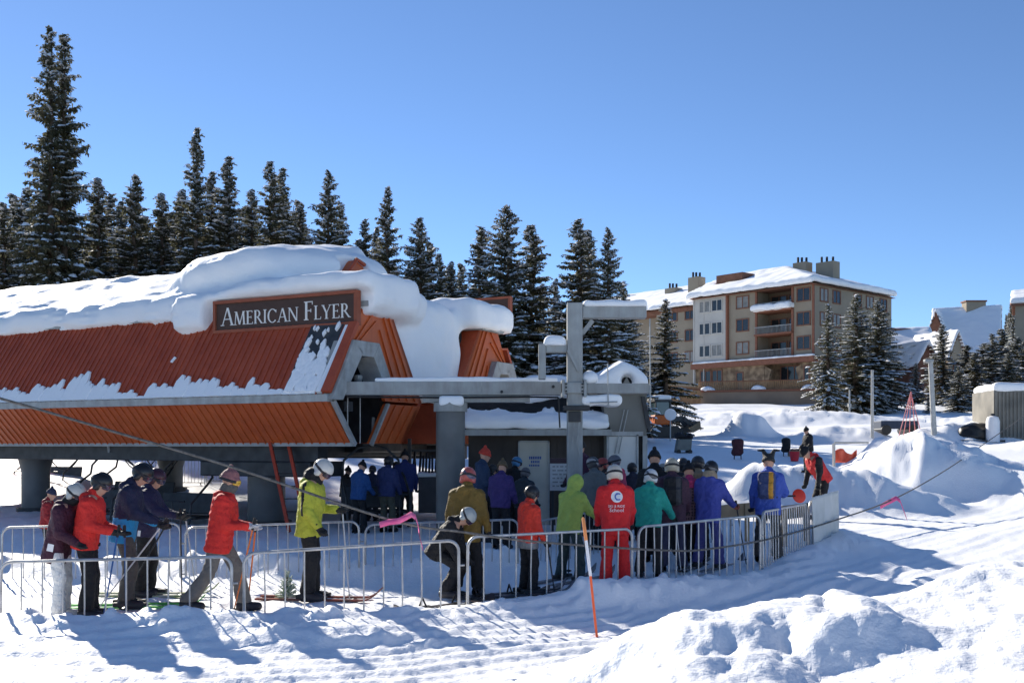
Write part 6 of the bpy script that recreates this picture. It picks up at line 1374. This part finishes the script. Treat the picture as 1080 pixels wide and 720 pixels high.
X, Y, z = hit(892, 489, 25); s0 = Y / F; sf = thing('safety_net_frame', 'orange red safety sheet on a grey frame left of the big snow mound', 'safety frame', (X, Y, z)); m = MB()
m.tube([(-12 * s0, 0, -.3), (-12 * s0, 0, 22 * s0)], .03, 8); m.tube([(-12 * s0, 0, 22 * s0), (24 * s0, 0, 22 * s0)], .03, 8); m.tube([(-8 * s0, .5, -.3), (-8 * s0, .5, 21 * s0)], .03, 8); m.build('frame', GREYL, sf, True)
V = []; Fq = []
for i_ in range(13):
    for j_ in range(7): u = i_ / 12; k = j_ / 6; V.append(((-11 + 24 * u) * s0, .1 + .08 * math.sin(i_ * 1.3), (1 + k * (9 + 6 * math.sin(u * 3.6 + .6) ** 2)) * s0))
for i_ in range(12):
    for j_ in range(6): Fq.append((i_*7+j_, i_*7+j_+1, i_*7+8+j_, i_*7+7+j_))
o = link('sheet', me_from('sheet', V, Fq, mk('orange_red_sheet', (.55, .07, .04), .7, c2=(.7, .16, .1), vscale=3), True), sf); o.modifiers.new('thick', 'SOLIDIFY').thickness = .02
# ------------------------------------------------------------------ camera, sky, sun
cd = bpy.data.cameras.new('camera'); cam = bpy.data.objects.new('camera', cd); col.objects.link(cam)
cam.location = (0, 0, CH); cam.rotation_euler = (R(90), 0, 0)
cd.sensor_width = 36; cd.lens = 36 * F / 1080; cd.shift_y = (HZ - 360) / 1080; cd.clip_end = 3000; cd.clip_start = .05
scene.camera = cam
SUN = Vector((-.56, .83, 0)).normalized(); EL = R(25)
w = bpy.data.worlds.new('World'); scene.world = w; w.use_nodes = True; nt = w.node_tree
bg = nt.nodes['Background']; sky = nt.nodes.new('ShaderNodeTexSky'); sky.sky_type = 'NISHITA'; sky.sun_disc = False
sky.sun_elevation = EL; sky.sun_rotation = math.atan2(SUN.x, SUN.y); sky.altitude = 2900; sky.air_density = .92; sky.dust_density = .12; sky.ozone_density = 4.6
nt.links.new(sky.outputs[0], bg.inputs[0]); bg.inputs[1].default_value = .085
ld = bpy.data.lights.new('sun', 'SUN'); ld.energy = 4.2; ld.angle = R(.6); ld.color = (1, .93, .82)
lo_ = bpy.data.objects.new('sun', ld); col.objects.link(lo_)
dirv = Vector((SUN.x * math.cos(EL), SUN.y * math.cos(EL), math.sin(EL)))
lo_.rotation_euler = dirv.to_track_quat('Z', 'Y').to_euler()
vs = scene.view_settings; vs.view_transform = 'Standard'; vs.look = 'None'; vs.exposure = 1.0; vs.gamma = 1; vs.use_curve_mapping = False
scene.render.engine = 'CYCLES'; scene.cycles.use_denoising = True; scene.cycles.max_bounces = 12; scene.cycles.diffuse_bounces = 12
